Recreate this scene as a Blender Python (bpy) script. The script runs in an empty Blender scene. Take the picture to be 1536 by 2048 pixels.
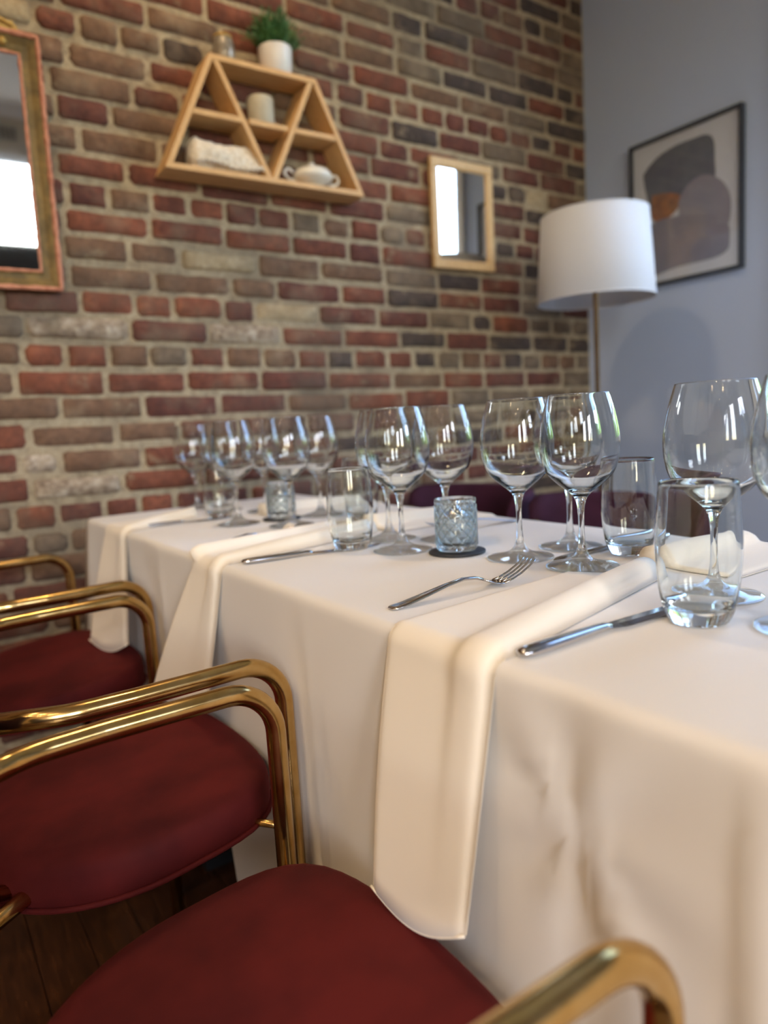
import bpy, bmesh, math, random
import numpy as np
from mathutils import Vector, Matrix, noise

# ------------------------------------------------------------------ scene, camera, world, light
scene = bpy.context.scene
col = scene.collection
PI = math.pi
F_PX, CAM_Z = 1420.0, 0.946
YAW, PITCH, ROLL = math.radians(34.0), math.radians(7.25), math.radians(3.43)
_h = Vector((math.sin(YAW), math.cos(YAW), 0)); _r0 = Vector((math.cos(YAW), -math.sin(YAW), 0)); _z = Vector((0, 0, 1))
FWD = math.cos(PITCH) * _h - math.sin(PITCH) * _z
_u0 = math.sin(PITCH) * _h + math.cos(PITCH) * _z
RIGHT = math.cos(ROLL) * _r0 - math.sin(ROLL) * _u0
UP = math.cos(ROLL) * _u0 + math.sin(ROLL) * _r0
CAM = Vector((0, 0, CAM_Z))
cd = bpy.data.cameras.new('camera')
cd.sensor_fit = 'VERTICAL'; cd.sensor_height = 36.0; cd.lens = 36.0 * F_PX / 2048.0
cd.clip_start = 0.02; cd.clip_end = 200
cd.dof.use_dof = True; cd.dof.focus_distance = 0.80; cd.dof.aperture_fstop = 2.7
cam = bpy.data.objects.new('camera', cd); col.objects.link(cam)
M = Matrix((RIGHT, UP, -FWD)).transposed().to_4x4(); M.translation = CAM
cam.matrix_world = M
scene.camera = cam

vs = scene.view_settings
vs.view_transform = 'Standard'; vs.look = 'None'; vs.gamma = 1.0; vs.use_curve_mapping = False
vs.exposure = 0.66
cy = scene.cycles
cy.use_denoising = True
cy.max_bounces = 11; cy.transmission_bounces = 11; cy.transparent_max_bounces = 12
cy.use_adaptive_sampling = True; cy.adaptive_threshold = 0.06
cy.diffuse_bounces = 3; cy.glossy_bounces = 5
cy.sample_clamp_indirect = 10.0; cy.blur_glossy = 0.6

SKY_STRENGTH = 1.8
DOWNLIGHT_W = 4.5
WARM = (1.0, 0.71, 0.41)
world = bpy.data.worlds.new('sky'); scene.world = world; world.use_nodes = True
wn = world.node_tree.nodes; wl = world.node_tree.links
bg = wn['Background']
sky = wn.new('ShaderNodeTexSky'); sky.sky_type = 'NISHITA'; sky.sun_disc = False
sky.sun_elevation = math.radians(48); sky.sun_rotation = math.radians(200); sky.air_density = 1.0; sky.dust_density = 3.0; sky.ozone_density = 1.0
hs = wn.new('ShaderNodeHueSaturation'); hs.inputs['Saturation'].default_value = 1.2
wl.new(sky.outputs['Color'], hs.inputs['Color']); wl.new(hs.outputs['Color'], bg.inputs['Color']); bg.inputs['Strength'].default_value = SKY_STRENGTH

# room: x = 2.43 grey wall (window in it), y = 2.0 brick wall
XR, YB, XL, YN, ZT = 2.43, 2.0, -2.6, -3.2, 3.1
WIN = (-0.10, 1.18, 0.85, 2.90)            # y0, y1, z0, z1 of the window opening in the grey wall
pl = bpy.data.lights.new('window_portal', 'AREA'); pl.shape = 'RECTANGLE'
pl.size = WIN[3] - WIN[2]; pl.size_y = WIN[1] - WIN[0]; pl.cycles.is_portal = True
po = bpy.data.objects.new('window_portal', pl); col.objects.link(po)
po.location = (XR + 0.17, (WIN[0] + WIN[1]) / 2, (WIN[2] + WIN[3]) / 2)
po.rotation_euler = (0, math.radians(90), 0)
WIN2 = ((-2.30, -1.55), (-1.00, -0.25), (0.60, 1.45))     # x ranges of the street-front windows behind the viewer
WIN2Z = (0.95, 2.72)
for xa, xb in WIN2:
    pl2 = bpy.data.lights.new('street_window_portal', 'AREA'); pl2.shape = 'RECTANGLE'
    pl2.size = xb - xa; pl2.size_y = WIN2Z[1] - WIN2Z[0]; pl2.cycles.is_portal = True
    po2 = bpy.data.objects.new('street_window_portal', pl2); col.objects.link(po2)
    po2.location = ((xa + xb) / 2, YN - 0.11, sum(WIN2Z) / 2)
    po2.rotation_euler = (math.radians(90), 0, 0)

# ------------------------------------------------------------------ helpers
rnd = random.Random(7)
def srgb(r, g, b):
    def c(v):
        v /= 255.0
        return v / 12.92 if v <= 0.04045 else ((v + 0.055) / 1.055) ** 2.4
    return (c(r), c(g), c(b), 1.0)

def link(o, parent=None):
    col.objects.link(o)
    if parent is not None: o.parent = parent
    return o

def mesh(name, verts, faces, mat=None, parent=None, smooth=True):
    me = bpy.data.meshes.new(name)
    me.from_pydata([tuple(v) for v in verts], [], faces)
    me.update()
    if smooth: me.polygons.foreach_set('use_smooth', [True] * len(me.polygons))
    o = bpy.data.objects.new(name, me); link(o, parent)
    if mat is not None: me.materials.append(mat)
    return o

def bm_obj(name, bm, mat=None, parent=None, smooth=False, recalc=True):
    if recalc: bmesh.ops.recalc_face_normals(bm, faces=bm.faces)
    me = bpy.data.meshes.new(name); bm.to_mesh(me); bm.free()
    if smooth: me.polygons.foreach_set('use_smooth', [True] * len(me.polygons))
    o = bpy.data.objects.new(name, me); link(o, parent)
    if mat is not None: me.materials.append(mat)
    return o

def empty(name, loc=(0, 0, 0), rz=0.0, label=None, cat=None, group=None, kind=None):
    o = bpy.data.objects.new(name, None); link(o)
    o.empty_display_size = 0.05
    o.location = loc; o.rotation_euler = (0, 0, rz)
    tag(o, label, cat, group, kind)
    return o

def tag(o, label=None, cat=None, group=None, kind=None):
    if label: o['label'] = label
    if cat: o['category'] = cat
    if group: o['group'] = group
    if kind: o['kind'] = kind
    return o

def add_box(bm, c, s, rot=None):
    r = bmesh.ops.create_cube(bm, size=1.0)
    m = Matrix.Translation(c) @ (rot if rot is not None else Matrix.Identity(4)) @ Matrix.Diagonal((s[0], s[1], s[2], 1))
    bmesh.ops.transform(bm, matrix=m, verts=r['verts'])
    return r['verts']

def box(name, lo, hi, mat, parent=None, bevel=0.0, seg=2):
    bm = bmesh.new()
    add_box(bm, [(a + b) / 2 for a, b in zip(lo, hi)], [b - a for a, b in zip(lo, hi)])
    if bevel > 0:
        bmesh.ops.bevel(bm, geom=list(bm.edges), offset=bevel, segments=seg, affect='EDGES', profile=0.5)
    return bm_obj(name, bm, mat, parent)

def lathe(name, prof, mat, parent=None, n=48, cap0=False, cap1=False, smooth=True, loc=(0, 0, 0), rfun=None):
    verts, faces = [], []
    rows = []
    for i, (r, z) in enumerate(prof):
        if r < 1e-6:
            verts.append((loc[0], loc[1], loc[2] + z)); rows.append([len(verts) - 1] * n)
        else:
            row = []
            for k in range(n):
                a = 2 * PI * k / n
                rr = r if rfun is None else rfun(r, z, a, i)
                verts.append((loc[0] + rr * math.cos(a), loc[1] + rr * math.sin(a), loc[2] + z)); row.append(len(verts) - 1)
            rows.append(row)
    for i in range(len(rows) - 1):
        A, B = rows[i], rows[i + 1]
        for k in range(n):
            q = [A[k], A[(k + 1) % n], B[(k + 1) % n], B[k]]
            q2 = []
            for v in q:
                if v not in q2: q2.append(v)
            if len(q2) >= 3: faces.append(q2)
    if cap0 and prof[0][0] > 1e-6: faces.append(list(reversed(rows[0])))
    if cap1 and prof[-1][0] > 1e-6: faces.append(list(rows[-1]))
    return mesh(name, verts, faces, mat, parent, smooth)

def smooth_path(pts, sub=6):
    P = [Vector(p) for p in pts]; out = []
    for i in range(len(P) - 1):
        p0 = P[max(i - 1, 0)]; p1 = P[i]; p2 = P[i + 1]; p3 = P[min(i + 2, len(P) - 1)]
        for k in range(sub):
            t = k / sub
            out.append(0.5 * ((2 * p1) + (-p0 + p2) * t + (2 * p0 - 5 * p1 + 4 * p2 - p3) * t * t + (-p0 + 3 * p1 - 3 * p2 + p3) * t ** 3))
    out.append(P[-1]); return out

def fillet(pts, rad, seg=8):
    P = [Vector(p) for p in pts]; out = [P[0]]
    for i in range(1, len(P) - 1):
        a = (P[i - 1] - P[i]); b = (P[i + 1] - P[i])
        r = rad[i] if isinstance(rad, (list, tuple)) else rad
        ang = a.angle(b); d = min(r / math.tan(ang / 2), a.length * .49, b.length * .49)
        a.normalize(); b.normalize()
        s = P[i] + a * d; e = P[i] + b * d
        rr = d * math.tan(ang / 2); cdir = (a + b).normalized(); c = P[i] + cdir * (rr / math.sin(ang / 2))
        v0 = s - c; v1 = e - c; tot = v0.angle(v1); ax = v0.cross(v1).normalized()
        for k in range(seg + 1):
            out.append(c + Matrix.Rotation(tot * k / seg, 3, ax) @ v0)
    out.append(P[-1]); return out

def tube(name, path, r, mat, parent=None, n=14, caps=True):
    P = [Vector(p) for p in path]
    Q = [P[0]]
    for p in P[1:]:
        if (p - Q[-1]).length > 1e-5: Q.append(p)
    P = Q
    T = []
    for i in range(len(P)):
        t = (P[min(i + 1, len(P) - 1)] - P[max(i - 1, 0)]); T.append(t.normalized())
    up = Vector((0, 0, 1)) if abs(T[0].z) < .9 else Vector((1, 0, 0))
    nrm = (up - T[0] * up.dot(T[0])).normalized()
    verts, faces = [], []
    for i in range(len(P)):
        nrm = (nrm - T[i] * nrm.dot(T[i])).normalized(); bi = T[i].cross(nrm)
        rr = r[i] if isinstance(r, (list, tuple)) else r
        for k in range(n):
            a = 2 * PI * k / n; verts.append(P[i] + (nrm * math.cos(a) + bi * math.sin(a)) * rr)
    for i in range(len(P) - 1):
        for k in range(n):
            faces.append((i * n + k, i * n + (k + 1) % n, (i + 1) * n + (k + 1) % n, (i + 1) * n + k))
    if caps:
        faces.append(tuple(range(n - 1, -1, -1))); faces.append(tuple((len(P) - 1) * n + k for k in range(n)))
    return mesh(name, verts, faces, mat, parent)

def loft(name, secs, mat, parent=None, smooth=True):
    n = len(secs[0]); verts = [p for s in secs for p in s]; faces = []
    for i in range(len(secs) - 1):
        for k in range(n):
            faces.append((i * n + k, i * n + (k + 1) % n, (i + 1) * n + (k + 1) % n, (i + 1) * n + k))
    faces.append(tuple(range(n - 1, -1, -1))); faces.append(tuple((len(secs) - 1) * n + k for k in range(n)))
    return mesh(name, verts, faces, mat, parent, smooth)

def prism(name, poly, y0, y1, mat, parent=None, bevel=0.0):
    """poly in (x, z), extruded along y"""
    bm = bmesh.new()
    a = [bm.verts.new((x, y0, z)) for x, z in poly]
    f = bm.faces.new(a)
    r = bmesh.ops.extrude_face_region(bm, geom=[f])
    vs_ = [e for e in r['geom'] if isinstance(e, bmesh.types.BMVert)]
    bmesh.ops.translate(bm, verts=vs_, vec=(0, y1 - y0, 0))
    if bevel > 0: bmesh.ops.bevel(bm, geom=list(bm.edges), offset=bevel, segments=2, affect='EDGES')
    return bm_obj(name, bm, mat, parent)

def dup(o, loc=None, rz=None, label=None, group=None):
    c = o.copy(); col.objects.link(c)
    if loc is not None: c.location = loc
    if rz is not None: c.rotation_euler = (0, 0, rz)
    if label: c['label'] = label
    if group: c['group'] = group
    for ch in o.children:
        k = ch.copy(); col.objects.link(k); k.parent = c
        for g in ch.children:
            k2 = g.copy(); col.objects.link(k2); k2.parent = k
    return c

def ray(px, py):
    return FWD + RIGHT * ((px - 768) / F_PX) + UP * ((1024 - py) / F_PX)
def on_x(px, py, X):
    d = ray(px, py); return CAM + d * ((X - CAM.x) / d.x)
def project(p):
    q = Vector(p) - CAM; w = q.dot(FWD)
    return 768 + F_PX * q.dot(RIGHT) / w, 1024 - F_PX * q.dot(UP) / w, w

# ------------------------------------------------------------------ materials
def mat(name, base=(0.8, 0.8, 0.8, 1), rough=0.5, metal=0.0, **kw):
    m = bpy.data.materials.new(name); m.use_nodes = True
    b = m.node_tree.nodes['Principled BSDF']
    b.inputs['Base Color'].default_value = base; b.inputs['Roughness'].default_value = rough; b.inputs['Metallic'].default_value = metal
    for k, v in kw.items(): b.inputs[k].default_value = v
    return m
def N(m, t, **kw):
    n = m.node_tree.nodes.new(t)
    for k, v in kw.items():
        if hasattr(n, k): setattr(n, k, v)
        else: n.inputs[k].default_value = v
    return n
def L(m, a, b): m.node_tree.links.new(a, b)
def bsdf(m): return m.node_tree.nodes['Principled BSDF']
def coords(m, scale=(1, 1, 1), kind='Object'):
    tc = N(m, 'ShaderNodeTexCoord'); mp = N(m, 'ShaderNodeMapping'); mp.inputs['Scale'].default_value = scale
    L(m, tc.outputs[kind], mp.inputs['Vector']); return mp.outputs['Vector']
def ramp(m, fac, stops):
    r = N(m, 'ShaderNodeValToRGB'); e = r.color_ramp.elements
    while len(e) < len(stops): e.new(0.5)
    for i, (p, c) in enumerate(stops): e[i].position = p; e[i].color = c
    L(m, fac, r.inputs['Fac']); return r.outputs['Color']
def bump(m, h, strength=0.3, dist=0.002):
    b = N(m, 'ShaderNodeBump'); b.inputs['Strength'].default_value = strength; b.inputs['Distance'].default_value = dist
    L(m, h, b.inputs['Height']); L(m, b.outputs['Normal'], bsdf(m).inputs['Normal']); return b
def tex_noise(m, vec, scale, detail=4, rough=0.55):
    n = N(m, 'ShaderNodeTexNoise'); n.inputs['Scale'].default_value = scale; n.inputs['Detail'].default_value = detail; n.inputs['Roughness'].default_value = rough
    L(m, vec, n.inputs['Vector']); return n.outputs['Fac']
def mixc(m, fac, a, b):
    x = N(m, 'ShaderNodeMix'); x.data_type = 'RGBA'
    if isinstance(fac, (int, float)): x.inputs['Factor'].default_value = fac
    else: L(m, fac, x.inputs['Factor'])
    for s, v in ((6, a), (7, b)):
        if isinstance(v, tuple): x.inputs[s].default_value = v
        else: L(m, v, x.inputs[s])
    return x.outputs[2]

def brick_mat(name, c0, c1, c2, spots=0.3):
    m = mat(name, rough=0.92)
    v = coords(m, (1, 1, 1), 'Object')
    oi = N(m, 'ShaderNodeObjectInfo')
    ad = N(m, 'ShaderNodeVectorMath', operation='ADD'); L(m, v, ad.inputs[0])
    sc = N(m, 'ShaderNodeVectorMath', operation='SCALE'); L(m, oi.outputs['Location'], sc.inputs[0]); sc.inputs['Scale'].default_value = 3.7
    L(m, sc.outputs[0], ad.inputs[1]); v = ad.outputs[0]
    n1 = tex_noise(m, v, 16, 5, 0.65); n2 = tex_noise(m, v, 55, 4, 0.6); n3 = tex_noise(m, v, 9, 3, 0.5)
    c = ramp(m, n1, [(0.30, c0), (0.52, c1), (0.75, c2)])
    f = ramp(m, n2, [(0.45, (0, 0, 0, 1)), (0.75, (1, 1, 1, 1))])
    c = mixc(m, f, c, c0)
    dust = ramp(m, n3, [(0.55, (0, 0, 0, 1)), (0.72, (spots, spots, spots, 1))])
    c = mixc(m, dust, c, srgb(150, 132, 108))
    ge = N(m, 'ShaderNodeNewGeometry'); w1 = tex_noise(m, ge.outputs['Position'], 3.2, 5, 0.65); w2 = tex_noise(m, ge.outputs['Position'], 11, 4, 0.7)
    c = mixc(m, ramp(m, w1, [(0.50, (0, 0, 0, 1)), (0.72, (.62, .62, .62, 1))]), c, srgb(104, 90, 76))
    c = mixc(m, ramp(m, w2, [(0.60, (0, 0, 0, 1)), (0.74, (.75, .75, .75, 1))]), c, srgb(150, 134, 108))
    L(m, c, bsdf(m).inputs['Base Color'])
    mx = N(m, 'ShaderNodeMath', operation='ADD'); L(m, n1, mx.inputs[0]); L(m, n2, mx.inputs[1])
    bump(m, mx.outputs[0], 0.8, 0.004)
    return m
MB = {
 'red': brick_mat('brick_red', srgb(88, 52, 40), srgb(116, 68, 52), srgb(136, 84, 64), 0.35),
 'brick_orange': brick_mat('brick_orange', srgb(98, 58, 42), srgb(126, 74, 54), srgb(152, 92, 66), 0.3),
 'maroon': brick_mat('brick_maroon', srgb(78, 48, 41), srgb(102, 60, 50), srgb(120, 76, 62), 0.35),
 'brown': brick_mat('brick_brown', srgb(92, 70, 54), srgb(116, 88, 68), srgb(134, 104, 82), 0.5),
 'dark': brick_mat('brick_dark', srgb(58, 51, 48), srgb(76, 65, 60), srgb(96, 82, 74), 0.35),
 'grey': brick_mat('brick_greybrown', srgb(92, 80, 66), srgb(112, 97, 80), srgb(132, 115, 96), 0.6),
 'pale': brick_mat('brick_pale', srgb(146, 128, 98), srgb(176, 158, 126), srgb(200, 186, 156), 0.1),
 'white': brick_mat('brick_whitewashed', srgb(104, 84, 68), srgb(172, 156, 134), srgb(208, 198, 182), 0.1),
}
m_mortar = mat('mortar', srgb(158, 142, 116), 0.97)
_v = coords(m_mortar); _n = tex_noise(m_mortar, _v, 38, 6, 0.7); _n2 = tex_noise(m_mortar, _v, 5, 3)
_mc = ramp(m_mortar, _n, [(0.3, srgb(128, 114, 94)), (0.5, srgb(172, 156, 128)), (0.75, srgb(190, 176, 148))])
_w = tex_noise(m_mortar, coords(m_mortar), 3.2, 5, 0.65); L(m_mortar, mixc(m_mortar, ramp(m_mortar, _w, [(0.48, (0, 0, 0, 1)), (0.7, (.8, .8, .8, 1))]), _mc, srgb(104, 92, 78)), bsdf(m_mortar).inputs['Base Color'])
bump(m_mortar, _n, 1.0, 0.008)

m_grey = mat('grey_paint', srgb(184, 200, 228), 0.85)
_n = tex_noise(m_grey, coords(m_grey), 180, 3); bump(m_grey, _n, 0.12, 0.001)
m_white = mat('white_paint', srgb(226, 224, 216), 0.8)
_n = tex_noise(m_white, coords(m_white), 120, 3); bump(m_white, _n, 0.1, 0.001)
m_cream = mat('cream_paint', srgb(205, 196, 176), 0.8)
_n = tex_noise(m_cream, coords(m_cream), 120, 3); bump(m_cream, _n, 0.1, 0.001)
m_tan = mat('tan_paint', srgb(188, 160, 116), 0.8)
_n = tex_noise(m_tan, coords(m_tan), 120, 3); bump(m_tan, _n, 0.1, 0.001)
m_trim = mat('white_trim', srgb(232, 232, 228), 0.45)
_n = tex_noise(m_trim, coords(m_trim), 60, 2); bump(m_trim, _n, 0.05, 0.0005)
m_dark = mat('dark_stain', srgb(46, 36, 30), 0.45)
_n = tex_noise(m_dark, coords(m_dark, (3, 40, 3)), 8, 4); L(m_dark, ramp(m_dark, _n, [(0.3, srgb(34, 26, 22)), (0.7, srgb(58, 46, 38))]), bsdf(m_dark).inputs['Base Color'])

def wood(name, a, b, c, rough, scale):
    m = mat(name, b, rough)
    v = coords(m, scale)
    oi = N(m, 'ShaderNodeObjectInfo'); ad = N(m, 'ShaderNodeVectorMath', operation='ADD'); L(m, v, ad.inputs[0]); L(m, oi.outputs['Location'], ad.inputs[1])
    n = tex_noise(m, ad.outputs[0], 9, 6, 0.6)
    L(m, ramp(m, n, [(0.3, a), (0.52, b), (0.75, c)]), bsdf(m).inputs['Base Color']); bump(m, n, 0.15, 0.001)
    return m
m_plank = wood('floor_plank_wood', srgb(36, 20, 11), srgb(54, 30, 16), srgb(72, 42, 22), 0.25, (14, 1.2, 14))
m_pine = wood('pine', srgb(196, 152, 98), srgb(216, 174, 118), srgb(230, 194, 142), 0.55, (2.5, 30, 30))
m_pine_v = wood('pine_upright', srgb(196, 152, 98), srgb(216, 174, 118), srgb(230, 194, 142), 0.55, (30, 30, 2.5))
m_beech = wood('beech_frame', srgb(196, 160, 108), srgb(212, 178, 124), srgb(224, 194, 146), 0.5, (25, 25, 4))

def cloth_mat(name, colr, wscale=900, strength=0.15):
    m = mat(name, colr, 0.88)
    bsdf(m).inputs['Sheen Weight'].default_value = 0.25; bsdf(m).inputs['Sheen Roughness'].default_value = 0.5
    v = coords(m, (1, 1, 1))
    w1 = N(m, 'ShaderNodeTexWave', bands_direction='DIAGONAL'); w1.inputs['Scale'].default_value = wscale; w1.inputs['Distortion'].default_value = 0.4; L(m, v, w1.inputs['Vector'])
    n = tex_noise(m, v, wscale, 2)
    n2 = tex_noise(m, v, 14, 3)
    a = N(m, 'ShaderNodeMath', operation='ADD'); L(m, w1.outputs['Fac'], a.inputs[0]); L(m, n, a.inputs[1])
    s = N(m, 'ShaderNodeMath', operation='MULTIPLY'); L(m, n2, s.inputs[0]); s.inputs[1].default_value = 6.0
    a2 = N(m, 'ShaderNodeMath', operation='ADD'); L(m, a.outputs[0], a2.inputs[0]); L(m, s.outputs[0], a2.inputs[1])
    bump(m, a2.outputs[0], strength, 0.0012)
    return m
m_cloth = cloth_mat('table_linen', srgb(226, 221, 213))
m_napkin = cloth_mat('napkin_linen', srgb(240, 230, 212), 700, 0.12)
m_hem = cloth_mat('napkin_hem', srgb(246, 238, 222), 1200, 0.2)

def velvet(name, a, b):
    m = mat(name, a, 0.75)
    p = bsdf(m); p.inputs['Sheen Weight'].default_value = 0.55; p.inputs['Sheen Roughness'].default_value = 0.35; p.inputs['Sheen Tint'].default_value = (b[0] * 1.4, b[1] * 1.4, b[2] * 1.4, 1)
    p.inputs['Specular IOR Level'].default_value = 0.15
    v = coords(m); n = tex_noise(m, v, 5, 4, 0.6); n2 = tex_noise(m, v, 600, 2)
    L(m, ramp(m, n, [(0.38, a), (0.62, b)]), p.inputs['Base Color']); bump(m, n2, 0.25, 0.001)
    return m
m_velvet = velvet('maroon_velvet', srgb(64, 15, 17), srgb(86, 24, 24))
m_purple = velvet('plum_velvet', srgb(42, 20, 34), srgb(62, 30, 48))
m_brass = mat('polished_brass', srgb(214, 168, 92), 0.16, 1.0)
_v = coords(m_brass); _n = tex_noise(m_brass, _v, 35, 4)
L(m_brass, ramp(m_brass, _n, [(0.35, srgb(198, 160, 96)), (0.7, srgb(216, 184, 126))]), bsdf(m_brass).inputs['Base Color'])
_mr = N(m_brass, 'ShaderNodeMapRange'); _mr.inputs['To Min'].default_value = 0.12; _mr.inputs['To Max'].default_value = 0.26; L(m_brass, _n, _mr.inputs['Value']); L(m_brass, _mr.outputs['Result'], bsdf(m_brass).inputs['Roughness'])
m_steel = mat('polished_steel', srgb(208, 208, 210), 0.12, 1.0)
_n = tex_noise(m_steel, coords(m_steel, (4, 60, 60)), 12, 3); _mr = N(m_steel, 'ShaderNodeMapRange'); _mr.inputs['To Min'].default_value = 0.08; _mr.inputs['To Max'].default_value = 0.2; L(m_steel, _n, _mr.inputs['Value']); L(m_steel, _mr.outputs['Result'], bsdf(m_steel).inputs['Roughness'])
m_iron = mat('black_iron', srgb(24, 24, 26), 0.5, 0.3)
_n = tex_noise(m_iron, coords(m_iron), 80, 3); bump(m_iron, _n, 0.2, 0.0006)

def glass(name, tint, straight, ior=1.5):
    """clear glass; 'straight' is the share treated as a thin wall that lets light pass undeviated"""
    m = bpy.data.materials.new(name); m.use_nodes = True; nt = m.node_tree; nt.nodes.clear(); l = nt.links.new
    out = nt.nodes.new('ShaderNodeOutputMaterial'); geo = nt.nodes.new('ShaderNodeNewGeometry')
    io = nt.nodes.new('ShaderNodeMapRange'); io.inputs['To Min'].default_value = ior; io.inputs['To Max'].default_value = 1 / ior
    fr = nt.nodes.new('ShaderNodeFresnel'); l(geo.outputs['Backfacing'], io.inputs['Value']); l(io.outputs['Result'], fr.inputs['IOR'])
    gl = nt.nodes.new('ShaderNodeBsdfGlossy'); gl.inputs['Roughness'].default_value = 0.0; gl.inputs['Color'].default_value = (1, 1, 1, 1)
    gs = nt.nodes.new('ShaderNodeBsdfGlass'); gs.inputs['IOR'].default_value = ior; gs.inputs['Color'].default_value = tint; gs.inputs['Roughness'].default_value = 0.0
    tp = nt.nodes.new('ShaderNodeBsdfTransparent'); tp.inputs['Color'].default_value = tint
    m1 = nt.nodes.new('ShaderNodeMixShader'); m2 = nt.nodes.new('ShaderNodeMixShader'); m2.inputs[0].default_value = straight
    tc = nt.nodes.new('ShaderNodeTexCoord'); nz = nt.nodes.new('ShaderNodeTexNoise'); nz.inputs['Scale'].default_value = 22; nz.inputs['Detail'].default_value = 2
    bp = nt.nodes.new('ShaderNodeBump'); bp.inputs['Strength'].default_value = 0.04; bp.inputs['Distance'].default_value = 0.0005
    l(tc.outputs['Object'], nz.inputs['Vector']); l(nz.outputs['Fac'], bp.inputs['Height']); l(bp.outputs['Normal'], gs.inputs['Normal'])
    l(fr.outputs[0], m1.inputs[0]); l(tp.outputs[0], m1.inputs[1]); l(gl.outputs[0], m1.inputs[2]); l(gs.outputs[0], m2.inputs[1]); l(m1.outputs[0], m2.inputs[2]); l(m2.outputs[0], out.inputs['Surface'])
    return m
m_glass = glass('clear_glass_bowl', (0.985, 0.995, 0.992, 1), 0.0)
m_glass_foot = glass('clear_glass_foot', (0.985, 0.995, 0.992, 1), 0.42)
m_glass_stem = glass('clear_glass_stem', (0.985, 0.995, 0.992, 1), 0.0)
m_glass_tum = glass('clear_glass_tumbler', (0.98, 0.993, 0.99, 1), 0.0)
m_cut = glass('cut_glass', (0.95, 0.98, 0.985, 1), 0.2)
m_pane = bpy.data.materials.new('window_pane'); m_pane.use_nodes = True
_nt = m_pane.node_tree; _nt.nodes.clear()
_o = _nt.nodes.new('ShaderNodeOutputMaterial'); _mx = _nt.nodes.new('ShaderNodeMixShader'); _tr = _nt.nodes.new('ShaderNodeBsdfTransparent'); _gl = _nt.nodes.new('ShaderNodeBsdfGlossy'); _gl.inputs['Roughness'].default_value = 0.02
_fr = _nt.nodes.new('ShaderNodeFresnel'); _fr.inputs['IOR'].default_value = 1.3
_ge = _nt.nodes.new('ShaderNodeNewGeometry'); _io = _nt.nodes.new('ShaderNodeMapRange'); _io.inputs['To Min'].default_value = 1.45; _io.inputs['To Max'].default_value = 1 / 1.45
_nt.links.new(_ge.outputs['Backfacing'], _io.inputs['Value']); _nt.links.new(_io.outputs['Result'], _fr.inputs['IOR'])
_nt.links.new(_fr.outputs[0], _mx.inputs[0]); _nt.links.new(_tr.outputs[0], _mx.inputs[1]); _nt.links.new(_gl.outputs[0], _mx.inputs[2]); _nt.links.new(_mx.outputs[0], _o.inputs['Surface'])
m_mirror = mat('mirror_silver', srgb(228, 230, 228), 0.01, 1.0)
_n = tex_noise(m_mirror, coords(m_mirror), 3, 3); _mr = N(m_mirror, 'ShaderNodeMapRange'); _mr.inputs['To Min'].default_value = 0.0; _mr.inputs['To Max'].default_value = 0.05; L(m_mirror, _n, _mr.inputs['Value']); L(m_mirror, _mr.outputs['Result'], bsdf(m_mirror).inputs['Roughness'])
def plain(name, a, b, rough, scale=20, bs=0.2, bd=0.001, metal=0.0):
    m = mat(name, a, rough, metal); n = tex_noise(m, coords(m), scale, 4)
    L(m, ramp(m, n, [(0.35, a), (0.68, b)]), bsdf(m).inputs['Base Color']); bump(m, n, bs, bd); return m
m_gilt = plain('old_gilt', srgb(98, 80, 42), srgb(136, 110, 58), 0.55, 30, 0.5, 0.002, 0.25)
m_gilt_b = plain('bright_gilt', srgb(176, 142, 72), srgb(206, 172, 98), 0.45, 30, 0.4, 0.002, 0.4)
m_bole = plain('rubbed_red_bole', srgb(176, 110, 82), srgb(212, 150, 120), 0.65, 60, 0.8, 0.003)
m_ceramic = plain('white_ceramic', srgb(232, 228, 222), srgb(238, 235, 230), 0.3, 8, 0.03, 0.0005)
m_ivory = plain('ivory_porcelain', srgb(226, 220, 204), srgb(236, 231, 218), 0.18, 8, 0.03, 0.0005)
m_wax = plain('stone_beige_wax', srgb(176, 168, 146), srgb(190, 182, 160), 0.6, 30, 0.1)
m_lace = plain('cream_crochet', srgb(214, 200, 176), srgb(238, 230, 214), 0.9, 90, 1.0, 0.006)
m_soil = plain('potting_soil', srgb(48, 36, 28), srgb(70, 54, 40), 0.95, 90, 1.0, 0.004)
m_leaf = plain('fine_leaf', srgb(48, 92, 50), srgb(88, 136, 74), 0.55, 20, 0.1)
bsdf(m_leaf).inputs['Subsurface Weight'].default_value = 0.0
m_shade = plain('white_lampshade_linen', srgb(208, 211, 216), srgb(214, 217, 222), 0.85, 300, 0.2, 0.0006)
bsdf(m_shade).inputs['Transmission Weight'].default_value = 0.0
m_blackframe = plain('black_frame', srgb(48, 54, 64), srgb(58, 64, 74), 0.4, 30, 0.1)  # frame, paper and grey ink colours lifted towards blue: haze painted in
m_paper = plain('mat_paper', srgb(206, 212, 220), srgb(212, 217, 224), 0.8, 300, 0.05)
m_ink_dark = plain('print_charcoal', srgb(100, 106, 120), srgb(110, 116, 128), 0.8, 12, 0.02)
m_ink_taupe = plain('print_mauve', srgb(142, 142, 156), srgb(150, 148, 160), 0.8, 12, 0.02)
m_ink_taupe2 = plain('print_taupe', srgb(134, 134, 148), srgb(144, 140, 152), 0.8, 12, 0.02)
m_ink_rust = plain('print_rust', srgb(132, 98, 80), srgb(176, 120, 82), 0.8, 30, 0.02)
m_slate = plain('dark_slate', srgb(38, 40, 44), srgb(50, 52, 56), 0.6, 60, 0.2)
m_wicker = plain('frosted_mercury_glass', srgb(126, 116, 102), srgb(168, 158, 142), 0.3, 40, 0.5, 0.002, 0.3)
m_foliage = plain('outdoor_foliage', srgb(62, 108, 40), srgb(120, 160, 70), 0.7, 6, 1.0, 0.05)
m_ground = plain('outdoor_pavement', srgb(120, 118, 112), srgb(140, 138, 130), 0.9, 8)
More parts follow.
